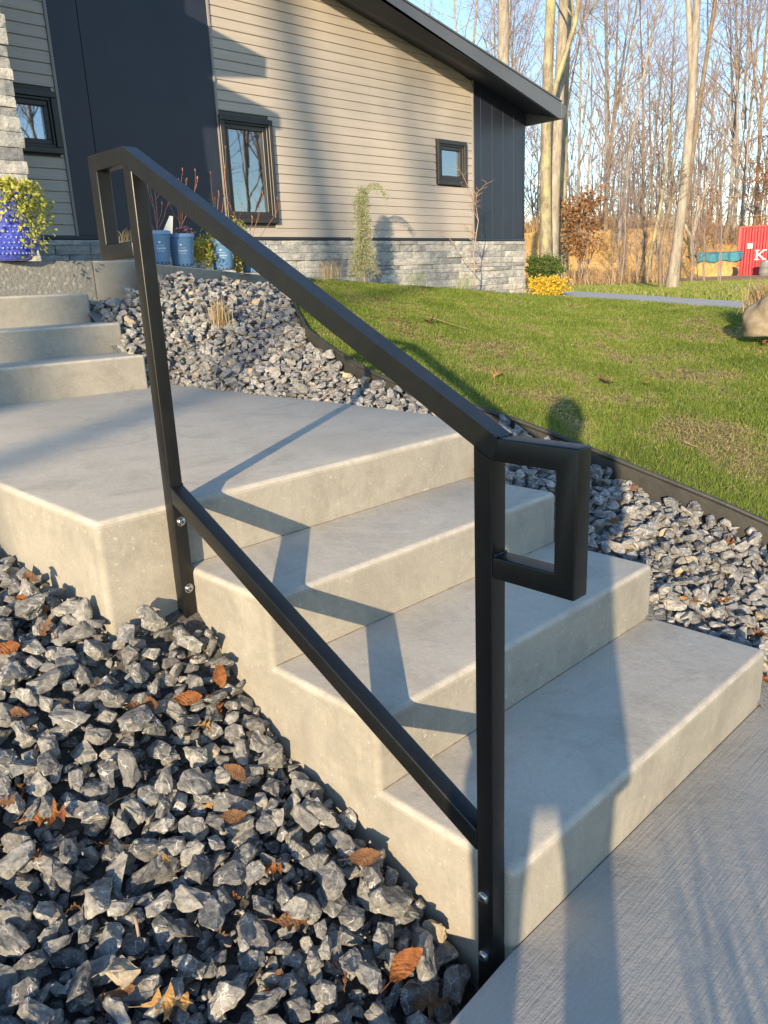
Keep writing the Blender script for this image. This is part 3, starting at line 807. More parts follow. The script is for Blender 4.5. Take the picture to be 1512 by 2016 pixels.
# ================================================================== ROCK BEDS
def hull_rock(seed, n=15, flat=0.62, detail=True):
    rg = np.random.default_rng(seed)
    p = rg.normal(size=(n, 3)); p /= np.linalg.norm(p, axis=1, keepdims=True)
    p *= rg.uniform(0.75, 1.0, (n, 1))
    p = np.sign(p) * np.abs(p) ** 0.82
    p *= np.array([1.0, rg.uniform(0.62, 0.85), rg.uniform(flat - 0.14, flat + 0.1)])
    bm = bmesh.new()
    for q in p: bm.verts.new(q * 0.5)
    r = bmesh.ops.convex_hull(bm, input=bm.verts)
    bmesh.ops.delete(bm, geom=[g for g in r['geom_interior'] if isinstance(g, bmesh.types.BMVert)], context='VERTS')
    bmesh.ops.dissolve_limit(bm, angle_limit=R_(16), verts=bm.verts, edges=bm.edges)
    bmesh.ops.bevel(bm, geom=list(bm.edges), offset=0.018, segments=1, affect='EDGES', profile=0.5, clamp_overlap=True)
    bmesh.ops.triangulate(bm, faces=bm.faces)
    if detail:
        for _ in range(2):
            le = [e for e in bm.edges if e.calc_length() > 0.11]
            bmesh.ops.subdivide_edges(bm, edges=le, cuts=1)
            bmesh.ops.triangulate(bm, faces=bm.faces)
        bm.normal_update()
        off = Vector((seed * 3.1, seed * 1.7, seed * 0.9))
        for v in bm.verts:
            c = v.co * 2.6 + off
            r1 = mnoise.noise(c); r2 = abs(mnoise.noise(c * 2.3)); r3 = mnoise.noise(c * 6)
            layer = math.floor((v.co.z + 0.35 * v.co.x) * 11 + mnoise.noise(c * .8) * 2) % 2
            v.co += v.normal * (0.045 * r1 - 0.065 * r2 + 0.016 * r3 + 0.012 * layer)
    bm.verts.index_update()
    V = np.array([tuple(v.co) for v in bm.verts]); F = np.array([[v.index for v in f.verts] for f in bm.faces])
    bm.free()
    return V, F
def plain_rock(seed, n=11, flat=0.62):
    rg = np.random.default_rng(seed)
    p = rg.normal(size=(n, 3)); p /= np.linalg.norm(p, axis=1, keepdims=True)
    p *= np.array([1.0, rg.uniform(0.62, 0.9), rg.uniform(flat - 0.12, flat + 0.12)])
    bm = bmesh.new()
    for q in p: bm.verts.new(q * 0.5)
    r = bmesh.ops.convex_hull(bm, input=bm.verts)
    bmesh.ops.delete(bm, geom=[g for g in r['geom_interior'] if isinstance(g, bmesh.types.BMVert)], context='VERTS')
    bmesh.ops.triangulate(bm, faces=bm.faces)
    bm.verts.index_update()
    V = np.array([tuple(v.co) for v in bm.verts]); F = np.array([[v.index for v in f.verts] for f in bm.faces])
    bm.free()
    return V, F
FINE = [hull_rock(s, 10 + s % 6, 0.50 + 0.04 * (s % 5)) for s in range(30)]
MEDIUM = [hull_rock(60 + s, 10 + s % 6, 0.55, False) for s in range(16)]
PLAIN = [plain_rock(100 + s, 10 + s % 4) for s in range(14)]
fine_me = {}
def rock_meshes(mat_key):
    if mat_key not in fine_me:
        fine_me[mat_key] = [np_mesh('stone', V, F, M[mat_key + '_unit']) for V, F in FINE]
    return fine_me[mat_key]

def pile(bed, mat_key, inside, base_h, x0, x1, y0, y1, sizes, layers, seed, n_ind, parent_label=None, cell=0.0125):
    """drop stones one by one on a height map so that they rest on each other; nearest become objects"""
    rg = np.random.default_rng(seed)
    nx, ny = int((x1 - x0) / cell) + 1, int((y1 - y0) / cell) + 1
    gx_, gy_ = np.meshgrid(x0 + np.arange(nx) * cell, y0 + np.arange(ny) * cell, indexing='ij')
    H = base_h(gx_, gy_)
    base0 = H.copy()
    area = (x1 - x0) * (y1 - y0)
    stones = []
    for li, (dens, smul) in enumerate(layers):
        s_mean = sum(sizes) / 2 * smul
        n = int(dens * area / (s_mean ** 2 * 0.62))
        for _ in range(n):
            x = rg.uniform(x0, x1); y = rg.uniform(y0, y1)
            s = (sizes[0] + (sizes[1] - sizes[0]) * rg.random() ** 1.5) * smul * (1.25 if rg.random() < 0.08 else 1.0)
            if not inside(x, y, s * 0.40): continue
            r = s * 0.40
            i0, i1 = max(0, int((x - r - x0) / cell)), min(nx, int((x + r - x0) / cell) + 2)
            j0, j1 = max(0, int((y - r - y0) / cell)), min(ny, int((y + r - y0) / cell) + 2)
            sub = H[i0:i1, j0:j1]
            d2 = ((gx_[i0:i1, j0:j1] - x) ** 2 + (gy_[i0:i1, j0:j1] - y) ** 2) / (r * r)
            msk = d2 < 1
            if not msk.any(): continue
            top = np.percentile(sub[msk], 70)
            rise = np.percentile((sub - base0[i0:i1, j0:j1])[msk], 70)
            if rise > s * (0.80 if li else 0.3) + (0.014 if li else 0): continue      # already covered
            hgt = s * 0.62
            zc = top + hgt * 0.36
            cap = zc + hgt * 0.5 * np.sqrt(np.clip(1 - d2, 0, 1)) * 0.9
            H[i0:i1, j0:j1] = np.where(msk, np.maximum(sub, cap), sub)
            stones.append((x, y, zc, s))
    # nearest = largest in the picture
    arr = np.array(stones)
    P = arr[:, :3] - np.array(EYE)
    dep = P @ np.array(CF); sx = P @ np.array(CR) / dep * FPX + 756; sy = 1008 - P @ np.array(CU) / dep * FPX
    vis = (sx > -25) & (sx < 1537) & (sy < 2041) & (sy > -20) & (dep > 0.2)
    ex = arr[:, 2] - base_h(arr[:, 0], arr[:, 1])
    score = arr[:, 3] / dep * vis * (1 + (ex > 0.02) * 0.35)
    order = np.argsort(-score)
    ind = set(order[:n_ind].tolist())
    VV, FF, TT = [], [], []; off = 0
    meshes = rock_meshes(mat_key)
    for k, (x, y, z, s) in enumerate(stones):
        tilt = rg.normal(0, 0.42, 2)
        e = Euler((tilt[0], tilt[1], rg.uniform(0, 6.283)))
        if k in ind:
            o = link('stone', meshes[int(rg.integers(len(meshes)))], bed)
            o.location = (x, y, z); o.rotation_euler = e; o.scale = (s * 1.12 * rg.uniform(0.95, 1.2), s * 1.12 * rg.uniform(0.8, 1.1), s * rg.uniform(0.95, 1.3))
        else:
            src = MEDIUM if (vis[k] and dep[k] < 4.2) else PLAIN
            V_, F_ = src[int(rg.integers(len(src)))]
            m = np.array(e.to_matrix())
            VV.append((V_ * s * 1.1) @ m.T + np.array([x, y, z])); FF.append(F_ + off); off += len(V_)
            TT.append(np.full(len(V_), rg.random()))
    if VV:
        o = link('loose_stones', np_mesh('loose_stones', np.concatenate(VV), np.concatenate(FF), M[mat_key], np.concatenate(TT)), bed)
        tag(o, kind='stuff')
    return H, (x0, y0, cell, nx, ny), len(stones)

# left bed -----------------------------------------------------------
LY = np.array([-0.6, 0.0, 0.10, 0.17, 0.29, 0.45, 0.63, 0.77, 0.87, 0.97, 1.07, 1.3, 1.9, 3.2])
LZ = np.array([-0.2, -0.19, -0.16, -0.09, -0.035, 0.02, 0.085, 0.165, 0.255, 0.345, 0.44, 0.475, 0.48, 0.47])
def left_h(x, y):
    x = np.asarray(x, float); y = np.asarray(y, float)
    near = np.interp(y, LY, LZ)
    yy = y + 0.10 * np.clip(-x, 0, 3)
    away = np.interp(yy - 0.12, LY, LZ * 0.72 - 0.02)
    k = np.clip(-x / 0.9, 0, 1)
    return near * (1 - k) + away * k - 0.02 + 0.012 * np.sin(x * 9) * np.sin(y * 8 + 1)
def left_in(x, y, r):
    if y > D3 - r * 0.8 and x > XL - r: return False
    if y > D3 - 0.09 and x > -0.10 and y < D3 + 0.1: return False
    if x > -r * 0.9: return False
    if x > -0.075 and (y < 0.11 or 1.0 < y): return x < -0.06
    yw = np.interp(-x, [0.0, 0.21, 1.6, 4.5], [0.0, -0.012, -0.06, -0.2])
    return y > yw + r * 0.8
def bed_sheet(name, hf, poly_in, x0, x1, y0, y1, mat, n=90, drop=0.0):
    xs = np.linspace(x0, x1, n); ys_ = np.linspace(y0, y1, n)
    X, Y = np.meshgrid(xs, ys_, indexing='ij')
    Z = hf(X, Y) - drop
    V = np.column_stack([X.ravel(), Y.ravel(), Z.ravel()])
    ii, jj = np.meshgrid(np.arange(n - 1), np.arange(n - 1), indexing='ij')
    Q = np.stack([ii * n + jj, (ii + 1) * n + jj, (ii + 1) * n + jj + 1, ii * n + jj + 1], -1).reshape(-1, 4)
    c = V[Q].mean(1)
    keep = np.array([poly_in(a, b) for a, b in c[:, :2]])
    o = link(name, np_mesh(name, V, Q[keep], mat, smooth=True)); tag(o, kind='structure')
    return o
bedL = bed_sheet('gravel_bed', left_h, lambda x, y: (x < 0.0 and y < D3 + 0.02) or x < XL + 0.02, -2.6, 0.0, -0.06, 3.2, M['soil'], 90)
HL, GL, nL = pile(bedL, 'rock_left', left_in, left_h, -1.75, 0.0, -0.06, 2.5, (0.038, 0.092), [(1.6, 0.60), (2.6, 1.0), (2.6, 0.78), (2.0, 0.45), (2.2, 0.28)], 5, 300)

# right bed ----------------------------------------------------------
es_np = np.array([tuple(p) for p in es])
def edge_x(y):            # x of the edging for a given y (edging runs monotonically in y here)
    o = np.argsort(es_np[:, 1]); return np.interp(y, es_np[o, 1], es_np[o, 0])
def edge_z(y):
    o = np.argsort(es_np[:, 1]); return np.interp(y, es_np[o, 1], es_np[o, 2])
SY = np.array([-0.7, -0.10, 0.0, 0.20, 0.366, 0.55, 0.733, 0.93, 1.10, 1.6, 3.2, 3.5, 3.85, 4.2, 4.55, 5.0, 6.0])
SZ = np.array([-0.04, -0.01, 0.05, 0.13, 0.21, 0.31, 0.39, 0.50, 0.62, 0.665, 0.70, 0.735, 0.98, 1.16, 1.27, 1.33, 1.30])
def stair_x(y): return np.interp(y, [1.05, 1.10, 1.27, 1.5, 3.49, 3.51, 3.86, 3.88, 4.58, 4.62], [W, 1.272, 1.36, 1.42, 1.40, 1.225, 1.225, 1.285, 1.28, 1.9])
cx_, cy_ = np.array([p.x for p in curb_s]), np.array([p.y for p in curb_s])
def right_h(x, y):
    x = np.asarray(x, float); y = np.asarray(y, float)
    xe = edge_x(y); xs = stair_x(y)
    k = np.clip((x - xs) / np.maximum(xe - xs, 0.1), 0, 1)
    zs = np.interp(y, SY, SZ); ze = edge_z(y) - 0.055 - 0.03 * np.clip(1.2 - y, 0, 1)
    h = zs * (1 - k) + ze * k
    dc = np.interp(x, cx_, cy_) - y
    cz = np.interp(x, cx_, [p.z for p in curb_s]) - 0.075 - 0.42 * dc - 0.25 * np.clip(2.0 - x, 0, 1) - 2.5 * np.clip(1.55 - x, 0, 1)
    h = np.maximum(h, np.minimum(cz, 1.34))
    return h - 0.035 + 0.012 * np.sin(x * 7) * np.sin(y * 6)
def curb_y(x): return np.interp(x, cx_, cy_)
def right_in(x, y, r):
    if x < stair_x(y) + r * 0.9: return False
    if x > edge_x(y) - r * 0.8 - 0.01: return False
    if y > 4.56 - r and x < 2.02: return False
    if y > curb_y(x) - r * 0.8 - 0.02: return False
    yw = np.interp(x, [1.25, 1.55, 2.2, 3.6, 6.5], [0.0, -0.025, -0.14, -0.4, -0.62])
    return y > yw + r * 0.7
bedR = bed_sheet('gravel_bed', right_h, lambda x, y: x > stair_x(y) - 0.03 and x < edge_x(y) + 0.02 and y < min(curb_y(x), 5.6) + 0.03, 1.2, 4.2, -0.35, 5.4, M['grit'], 130)
HR, GR, nR = pile(bedR, 'rock_right', right_in, right_h, 1.2, 4.0, -0.4, 5.4, (0.040, 0.074), [(1.0, 0.7), (1.5, 1.0), (1.0, 0.85)], 9, 300)
print('stones', nL, nR)
def surf(H, G, x, y):
    x0, y0, c, nx, ny = G
    i = min(max(int((x - x0) / c), 0), nx - 1); j = min(max(int((y - y0) / c), 0), ny - 1)
    return float(H[max(0, i - 1):i + 2, max(0, j - 1):j + 2].mean())

# ================================================================== DEAD LEAVES
def leaf_mesh(kind, seed, mat):
    rg = random.Random(seed * 17 + 5)
    c1 = rg.uniform(0.5, 1.1) * rg.choice((-1, 1, 1)); c2 = rg.uniform(1.0, 3.0); tw = rg.uniform(-1.2, 1.2); bow = rg.uniform(-0.25, 0.25)
    def bend(u, w):
        x = u - 0.5
        z = c1 * x * x + c2 * w * w + tw * x * w + 0.025 * math.sin(u * 21 + w * 14) + 0.02 * math.sin(w * 40 + u * 5)
        return (x, w * 0.92 + bow * x * x * 2, z)
    bm = bmesh.new()
    N = 26
    def half(side):
        ws = []
        lob = [(0.30, 0.22), (0.50, 0.34), (0.70, 0.30), (0.86, 0.17)]
        lob = [(a + rg.uniform(-.03, .03), b * rg.uniform(0.75, 1.15)) for a, b in lob]
        for i in range(N + 1):
            u = i / N
            if kind == 'oval':
                w = 0.27 * math.sin(math.pi * min(1, u) ** 0.85) ** 0.8 * (1 + 0.05 * math.sin(u * 50)) if u < 1 else 0.0
                sh = 0.05
            else:
                w = 0.055 * math.sin(math.pi * u ** 0.8) + 0.006
                sh = 0.0
                for a, b in (lob if kind == 'oak' else ((0.34, lob[0][1] * 1.2), (0.58, lob[1][1] * 1.05), (0.82, lob[3][1] * 1.2))):
                    d = (u - a) / 0.080
                    k = math.exp(-abs(d) ** (2.4 if kind == 'oak' else 1.6))
                    w = max(w, b * k)
                    sh = max(sh, 0.10 * k)
            ws.append((u, max(w, 0.003), sh))
        return ws
    mid = [bm.verts.new(bend(i / N, 0)) for i in range(N + 1)]
    for side in (-1, 1):
        ws = half(side)
        inner = [bm.verts.new(bend(min(1.02, u + sh * 0.4), side * w * 0.5)) for u, w, sh in ws]
        outer = [bm.verts.new(bend(min(1.05, u + sh), side * w)) for u, w, sh in ws]
        for i in range(N):
            bm.faces.new((mid[i], mid[i + 1], inner[i + 1], inner[i])[::side]); bm.faces.new((inner[i], inner[i + 1], outer[i + 1], outer[i])[::side])
    prev = None
    for k in range(12):
        u = -0.26 + 1.15 * k / 11
        _, y0, z = bend(max(u, 0), 0)
        x = u - 0.5
        z += 0.010 + (1.2 * u * u if u < 0 else 0)
        wd = 0.009 if u < 0.1 else 0.006
        cur = [bm.verts.new((x, y0 - wd, z - 0.008)), bm.verts.new((x, y0, z)), bm.verts.new((x, y0 + wd, z - 0.008))]
        if prev: bm.faces.new((prev[0], cur[0], cur[1], prev[1])); bm.faces.new((prev[1], cur[1], cur[2], prev[2]))
        prev = cur
    me = bpy.data.meshes.new('leaf'); bm.to_mesh(me); bm.free(); me.materials.append(mat)
    me.polygons.foreach_set('use_smooth', np.full(len(me.polygons), True, dtype=bool))
    return me
def find_on(H, G, px, py):
    """march along the sight line until it meets the pile"""
    d = sight(px, py).normalized()
    s = 0.8
    while s < 9:
        P = EYE + d * s
        x0, y0, c, nx, ny = G
        if x0 < P.x < x0 + nx * c and y0 < P.y < y0 + ny * c and P.z <= surf(H, G, P.x, P.y):
            return P
        s += 0.008
    return None
LEAVES = [  # px, py, length, kind, colour, tilt, yaw, bed, label
    (22, 1288, 0.085, 'oval', 'leaf_orange', 0.5, 0.3, 'L', 'broad orange leaf with clear veins at the left margin of the rock bed'),
    (92, 1250, 0.075, 'pin', 'leaf_brown', 0.9, 1.4, 'L', 'narrow brown leaf standing upright among stones left of the landing corner'),
    (62, 1145, 0.060, 'oval', 'leaf_brown', 0.7, 2.0, 'L', 'brown ribbed leaf leaning on stones close to the landing flank'),
    (45, 1190, 0.045, 'oval', 'leaf_orange', 0.3, 0.8, 'L', 'small rusty leaf scrap between grey stones at upper left'),
    (285, 1400, 0.105, 'oval', 'leaf_brown', 0.45, 0.6, 'L', 'large curled tan leaf with dark ribs in the middle of the rock bed'),
    (375, 1385, 0.085, 'oval', 'leaf_orange', 0.6, 0.5, 'L', 'slender ribbed orange leaf right of the large curled tan leaf'),
    (405, 1440, 0.055, 'pin', 'leaf_yellow', 0.2, 1.2, 'L', 'pale yellow lobed leaf lying flat beside an angular grey stone'),
    (437, 1338, 0.080, 'oval', 'leaf_orange', 1.0, 1.7, 'L', 'glossy orange leaf standing on edge beside the step flank'),
    (497, 1340, 0.070, 'oval', 'leaf_orange', 0.9, 2.3, 'L', 'curled rusty leaf tucked against the concrete flank of the steps'),
    (425, 1590, 0.095, 'pin', 'leaf_yellow', 0.5, 1.5, 'L', 'golden crinkled leaf lit by the sun in the middle of the bed'),
    (98, 1615, 0.125, 'pin', 'leaf_orange', 0.5, 1.5, 'L', 'long pointed orange oak leaf at the left of the bed'),
    (465, 1618, 0.070, 'oval', 'leaf_brown', 0.6, 0.2, 'L', 'folded dark brown leaf just below the golden crinkled leaf'),
    (36, 1415, 0.060, 'oval', 'leaf_brown', 0.5, 1.1, 'L', 'tan and brown leaf with frayed edges near the left margin'),
    (320, 1700, 0.045, 'oval', 'leaf_yellow', 0.3, 1.0, 'L', 'small round yellow leaf among the shaded stones'),
    (265, 1680, 0.035, 'pin', 'leaf_yellow', 0.3, 2.4, 'L', 'tiny torn yellow leaf left of the small round yellow leaf'),
    (535, 1720, 0.070, 'pin', 'leaf_orange', 0.5, 0.9, 'L', 'lobed orange oak leaf beside a blue grey stone'),
    (720, 1695, 0.085, 'oval', 'leaf_brown', 0.8, 0.4, 'L', 'rusty arched leaf beside the lowest part of the step flank'),
    (815, 1735, 0.080, 'oak', 'leaf_yellow', 0.3, 2.8, 'L', 'broad tan oak leaf resting against the base of the steps'),
    (880, 1800, 0.085, 'pin', 'leaf_orange', 0.8, 1.8, 'L', 'twisted orange oak leaf beside the foot of the near post'),
    (570, 1825, 0.095, 'oak', 'leaf_brown', 0.4, 0.1, 'L', 'wide ribbed brown leaf lying across two stones near the bottom'),
    (797, 1905, 0.100, 'oval', 'leaf_orange', 0.7, 1.4, 'L', 'long red brown leaf lying point down near the walkway corner'),
    (325, 1985, 0.110, 'pin', 'leaf_yellow', 0.5, 1.3, 'L', 'spiky tan oak leaf at the bottom of the picture'),
    (850, 1985, 0.090, 'oak', 'leaf_brown', 0.4, 2.2, 'L', 'brown oak leaf in shade beside the walkway edge'),
    (470, 1530, 0.075, 'oval', 'leaf_brown', 0.7, 1.9, 'L', 'dark brown twisted leaf above the golden crinkled leaf'),
    (15, 1590, 0.060, 'oak', 'leaf_brown', 0.6, 0.3, 'L', 'brown leaf cluster scrap cut by the left margin'),
    (1325, 982, 0.085, 'pin', 'leaf_orange', 0.35, 2.9, 'R', 'spiky orange oak leaf against the black edging'),
    (1380, 1000, 0.070, 'oval', 'leaf_orange', 0.4, 2.7, 'R', 'folded orange leaf right of the spiky leaf on the edging'),
    (1428, 1080, 0.085, 'pin', 'leaf_orange', 0.3, 0.3, 'R', 'star shaped orange oak leaf on the pale stones'),
    (1240, 970, 0.075, 'oak', 'leaf_brown', 0.6, 1.0, 'R', 'dark brown curled leaf beside the near end loop of the rail'),
    (1375, 1190, 0.085, 'oak', 'leaf_orange', 0.3, 0.9, 'R', 'rose brown oak leaf above the bottom tread edge'),
    (1425, 1190, 0.080, 'pin', 'leaf_brown', 0.4, 2.0, 'R', 'shaded brown oak leaf beside the rose brown leaf'),
    (1490, 1255, 0.075, 'oak', 'leaf_orange', 0.4, 1.1, 'R', 'orange leaf just behind the bottom step corner'),
    (1345, 1190, 0.045, 'oval', 'leaf_yellow', 0.2, 0.5, 'R', 'ochre oval leaf touching the rose brown oak leaf'),
    (1232, 1062, 0.045, 'pin', 'leaf_orange', 0.2, 0.5, 'R', 'small orange leaf tip on a flat grey stone'),
    (1205, 1035, 0.060, 'oval', 'leaf_brown', 0.3, 2.9, 'R', 'dull brown leaf lying between stones right of the loop'),
    (1504, 1345, 0.080, 'oak', 'leaf_orange', 0.4, 1.5, 'R', 'red brown leaf in the corner between bottom step and walkway'),
    (667, 713, 0.070, 'oval', 'leaf_orange', 0.7, 1.3, 'R', 'orange leaf upright against the edging behind the sloping rail'),
    (625, 735, 0.060, 'oak', 'leaf_orange', 0.2, 0.2, 'R', 'flat orange leaf on the pale gravel below the lawn edge'),
    (400, 673, 0.075, 'pin', 'leaf_brown', 0.3, 2.0, 'R', 'brown oak leaf on the gravel beside the far post'),
    (490, 665, 0.050, 'oval', 'leaf_orange', 0.3, 0.9, 'R', 'orange leaf on the gravel right of the dry grass tuft'),
    (510, 612, 0.060, 'oval', 'leaf_brown', 0.3, 0.4, 'R', 'thin reddish leaf on the slope above the dry grass tuft'),
    (375, 560, 0.060, 'oak', 'leaf_orange', 0.4, 1.0, 'R', 'rusty leaf on the gravel just below the curb and pots'),
    (460, 545, 0.065, 'oval', 'leaf_yellow', 0.3, 1.9, 'R', 'tan leaf at the top of the gravel slope under the curb'),
    (445, 728, 0.050, 'pin', 'leaf_brown', 0.3, 0.6, 'R', 'brown scrap of leaf at the back edge of the landing'),
    (590, 690, 0.060, 'oval', 'leaf_brown', 0.2, 2.6, 'R', 'long tan leaf lying on the gravel behind the rail'),
]
leaf_lib = {}
for i, (px, py, ln, kd, cl, tilt, yaw, bed_, lab) in enumerate(LEAVES):
    H, G = (HL, GL) if bed_ == 'L' else (HR, GR)
    P = find_on(H, G, px, py); ln *= 0.86
    if P is None: print('leaf miss', lab); continue
    key = (kd, cl, i % 5)
    if key not in leaf_lib: leaf_lib[key] = leaf_mesh(kd, i + 3, M[cl])
    o = link('leaf', leaf_lib[key])
    o.scale = (ln, ln, ln)
    q = CR * math.cos(yaw) + Vector((0, 0, 1)).lerp(-CF, 0.5).normalized() * math.sin(yaw)
    nrm = (Vector((0, 0, 1)) * (1.2 - tilt) + (-CF) * tilt * 0.9 + Vector((-0.5, -0.3, 0.2)) * 0.5).normalized()
    xax = (q - nrm * q.dot(nrm)).normalized(); yax = nrm.cross(xax)
    o.matrix_world = Matrix.Translation(P + Vector((0, 0, 0.012)) + nrm * 0.006) @ Matrix((xax, yax, nrm)).transposed().to_4x4() @ Matrix.Diagonal((ln, ln, ln, 1))
    tag(o, lab, 'leaf', 'fallen leaves')

brg = random.Random(31)
BITS = 'scraps of dead leaf between the stones'
for k in range(46):
    left = k < 26
    px, py = (brg.uniform(10, 880), brg.uniform(1180, 2000)) if left else (brg.uniform(1010, 1510), brg.uniform(900, 1300)) if k < 38 else (brg.uniform(330, 700), brg.uniform(550, 740))
    H, G = (HL, GL) if left else (HR, GR)
    P = find_on(H, G, px, py)
    if P is None or (left and not left_in(P.x, P.y, 0.02)) or (not left and not right_in(P.x, P.y, 0.02)): continue
    key = (brg.choice(('oval', 'pin', 'oak')), brg.choice(('leaf_brown', 'leaf_orange', 'leaf_brown')), 7 + k % 5)
    if key not in leaf_lib: leaf_lib[key] = leaf_mesh(key[0], 90 + k, M[key[1]])
    o = link('leaf', leaf_lib[key]); ln = brg.uniform(0.035, 0.06)
    o.scale = (ln, ln * brg.uniform(.5, .9), ln); o.location = P - Vector((0, 0, 0.004)); o.rotation_euler = (brg.uniform(-1.2, 1.2), brg.uniform(-1.2, 1.2), brg.uniform(0, 6))
    tag(o, 'small curled scrap of brown leaf wedged between stones of the gravel', 'leaf', BITS)

# ================================================================== HOUSE
house = thing('house', (8.82, 7.27, 0.9), 'modern house with taupe lap siding, navy panels, grey ledger stone base and low sloping roof', 'house')
HM = house.matrix_basis
def hp(o):  # keep world coordinates under the house empty
    o.parent = house
    o.matrix_parent_inverse = Matrix.Translation((-8.82, -7.27, -0.9))
    return o
YH = 7.27
def hbox(name, x0, x1, y0, y1, z0, z1, mat, bev=0.0, par=None, seg=2):
    o = box(name, x0, x1, y0, y1, z0, z1, mat, None, bev, seg)
    if par is None: return hp(o)
    o.parent = par; return o
wall_top = lambda x: 3.70 - 0.2105 * (x - 10.12)
bm = prism_xz([(1.2, 0.7), (10.10, 0.6), (10.10, wall_top(10.10) - 0.02), (1.2, wall_top(1.2) - 0.02)], YH + 0.012, YH + 5.5)
# openings for the windows are cut by building the wall as a shell: front sheet pieces
bm.free()
WIN = [(4.42, 5.14, 1.955, 3.075, 'window'), (8.02, 8.66, 2.53, 3.12, 'window'), (1.98, 2.61, 2.54, 3.08, 'window')]
# backing wall in strips that leave the windows open
def backing(x0, x1, z0, z1f):
    bm = prism_xz([(x0, z0), (x1, z0), (x1, z1f(x1)), (x0, z1f(x0))], YH + 0.012, YH + 0.16)
    hp(bm_obj('wall', bm, M['blockwall']))
cut = sorted([(1.98 + .05, 2.61 - .05, 2.54 + .05, 3.08 - .05), (4.42 + .05, 5.14 - .05, 1.955 + .05, 3.075 - .05), (8.02 + .05, 8.66 - .05, 2.53 + .05, 3.12 - .05)])
xprev = 1.2; topf = lambda x: wall_top(x) - 0.02
for a, b, c, d in cut:
    backing(xprev, a, 0.6, topf); backing(a, b, 0.6, lambda x: c)
    bm = prism_xz([(a, d), (b, d), (b, topf(b)), (a, topf(a))], YH + 0.012, YH + 0.16); hp(bm_obj('wall', bm, M['blockwall']))
    xprev = b
backing(xprev, 10.10, 0.6, topf)
hp(bm_obj('wall', prism_xz([(10.04, 0.6), (10.10, 0.6), (10.10, 3.66), (10.04, 3.67)], YH + 0.17, YH + 9.0), M['navy']))
# lap siding: every course is a board, thicker at its lower edge
def siding(x0, x1, z0, zmax, step=0.1016):
    z = z0; k = 0
    while z < zmax:
        xe = x1
        lim = lambda zz: 10.12 + (3.70 - zz) / 0.2105
        if lim(z + step) < x1: xe = max(x0, lim(z + step) - 0.0)
        xl = min(x1, lim(z)) if lim(z) < x1 else x1
        if xe - x0 < 0.05: break
        if z + step * 0.5 > 6.2: break
        bm = bmesh.new()
        prof = [(0.0, 0.0), (-0.015, 0.0), (-0.0162, 0.003), (-0.010, step - 0.016), (-0.009, step - 0.009), (-0.001, step - 0.002), (0.0, step)]
        ring0 = [bm.verts.new((x0, YH + 0.010 + a, z + b)) for a, b in prof]
        ring1 = [bm.verts.new((xl - (xl - xe) * (b / step), YH + 0.010 + a, z + b)) for a, b in prof]
        bm.free()
        spans = [[x0, None]]
        for wx0, wx1, wz0, wz1, _ in sorted(WIN):
            if wx1 > x0 and wx0 < x1 and z + step > wz0 + 0.012 and z < wz1 - 0.012:
                spans[-1][1] = wx0 + 0.02; spans.append([wx1 - 0.02, None])
        out_sp = []
        for q_, (sa, sb) in enumerate(spans):
            if (sb if sb is not None else x1) - sa > 2.2 and k % 2 == 0:
                cutx = sa + 0.9 + ((k * 0.77) % 1.9)
                out_sp += [(sa, cutx - 0.0008), (cutx + 0.0008, sb)]
            else: out_sp.append((sa, sb))
        spans = out_sp
        for sa, sb in spans:
            if sb is not None and sb - sa < 0.03: continue
            if sb is None and x1 - sa < 0.03: continue
            bm = bmesh.new()
            ring0 = [bm.verts.new((sa, YH + 0.010 + a, z + b)) for a, b in prof]
            ring1 = [bm.verts.new(((xl - (xl - xe) * (b / step)) if sb is None else sb, YH + 0.010 + a, z + b)) for a, b in prof]
            n = len(prof)
            for i in range(n):
                j = (i + 1) % n
                bm.faces.new((ring0[i], ring0[j], ring1[j], ring1[i]))
            bm.faces.new(ring0); bm.faces.new(ring1[::-1])
            bmesh.ops.recalc_face_normals(bm, faces=bm.faces)
            hp(bm_obj('siding_board', bm, M['siding']))
        z += step; k += 1
siding(4.435, 8.825, 1.805, 4.9)
siding(1.3, 2.625, 1.805, 5.3)
# light corner channels and navy starter trims
for x, zt_ in ((2.64, 5.25), (4.42, 4.9), (8.84, wall_top(8.84) - 0.01)):
    hbox('corner_channel', x - 0.014, x + 0.014, YH - 0.022, YH + 0.009, 1.80, zt_, M['jtrim'], 0.003)
hbox('base_trim', 4.40, 10.13, YH - 0.035, YH + 0.008, 1.765, 1.800, M['navy'], 0.003)
hbox('base_trim', 1.3, 4.38, YH - 0.035, YH + 0.008, 1.765, 1.800, M['navy'], 0.003)
# navy panels
def panels(xs, z0):
    for a, b in zip(xs[:-1], xs[1:]):
        a += 0.0025; b -= 0.0025
        bm = prism_xz([(a, z0), (b, z0), (b, wall_top(b) - 0.01), (a, wall_top(a) - 0.01)], YH - 0.012, YH + 0.008)
        bev_all(bm, 0.002, 1)
        hp(bm_obj('wall_panel', bm, M['navy'], smooth=True, auto=30))
panels([2.656, 2.95, 4.404], 1.802)
panels([8.856, 9.02, 9.29, 9.56, 9.83, 10.085], 1.802)
hbox('corner_trim', 10.087, 10.125, YH - 0.02, YH + 0.02, 1.802, 3.69, M['navy'], 0.004)
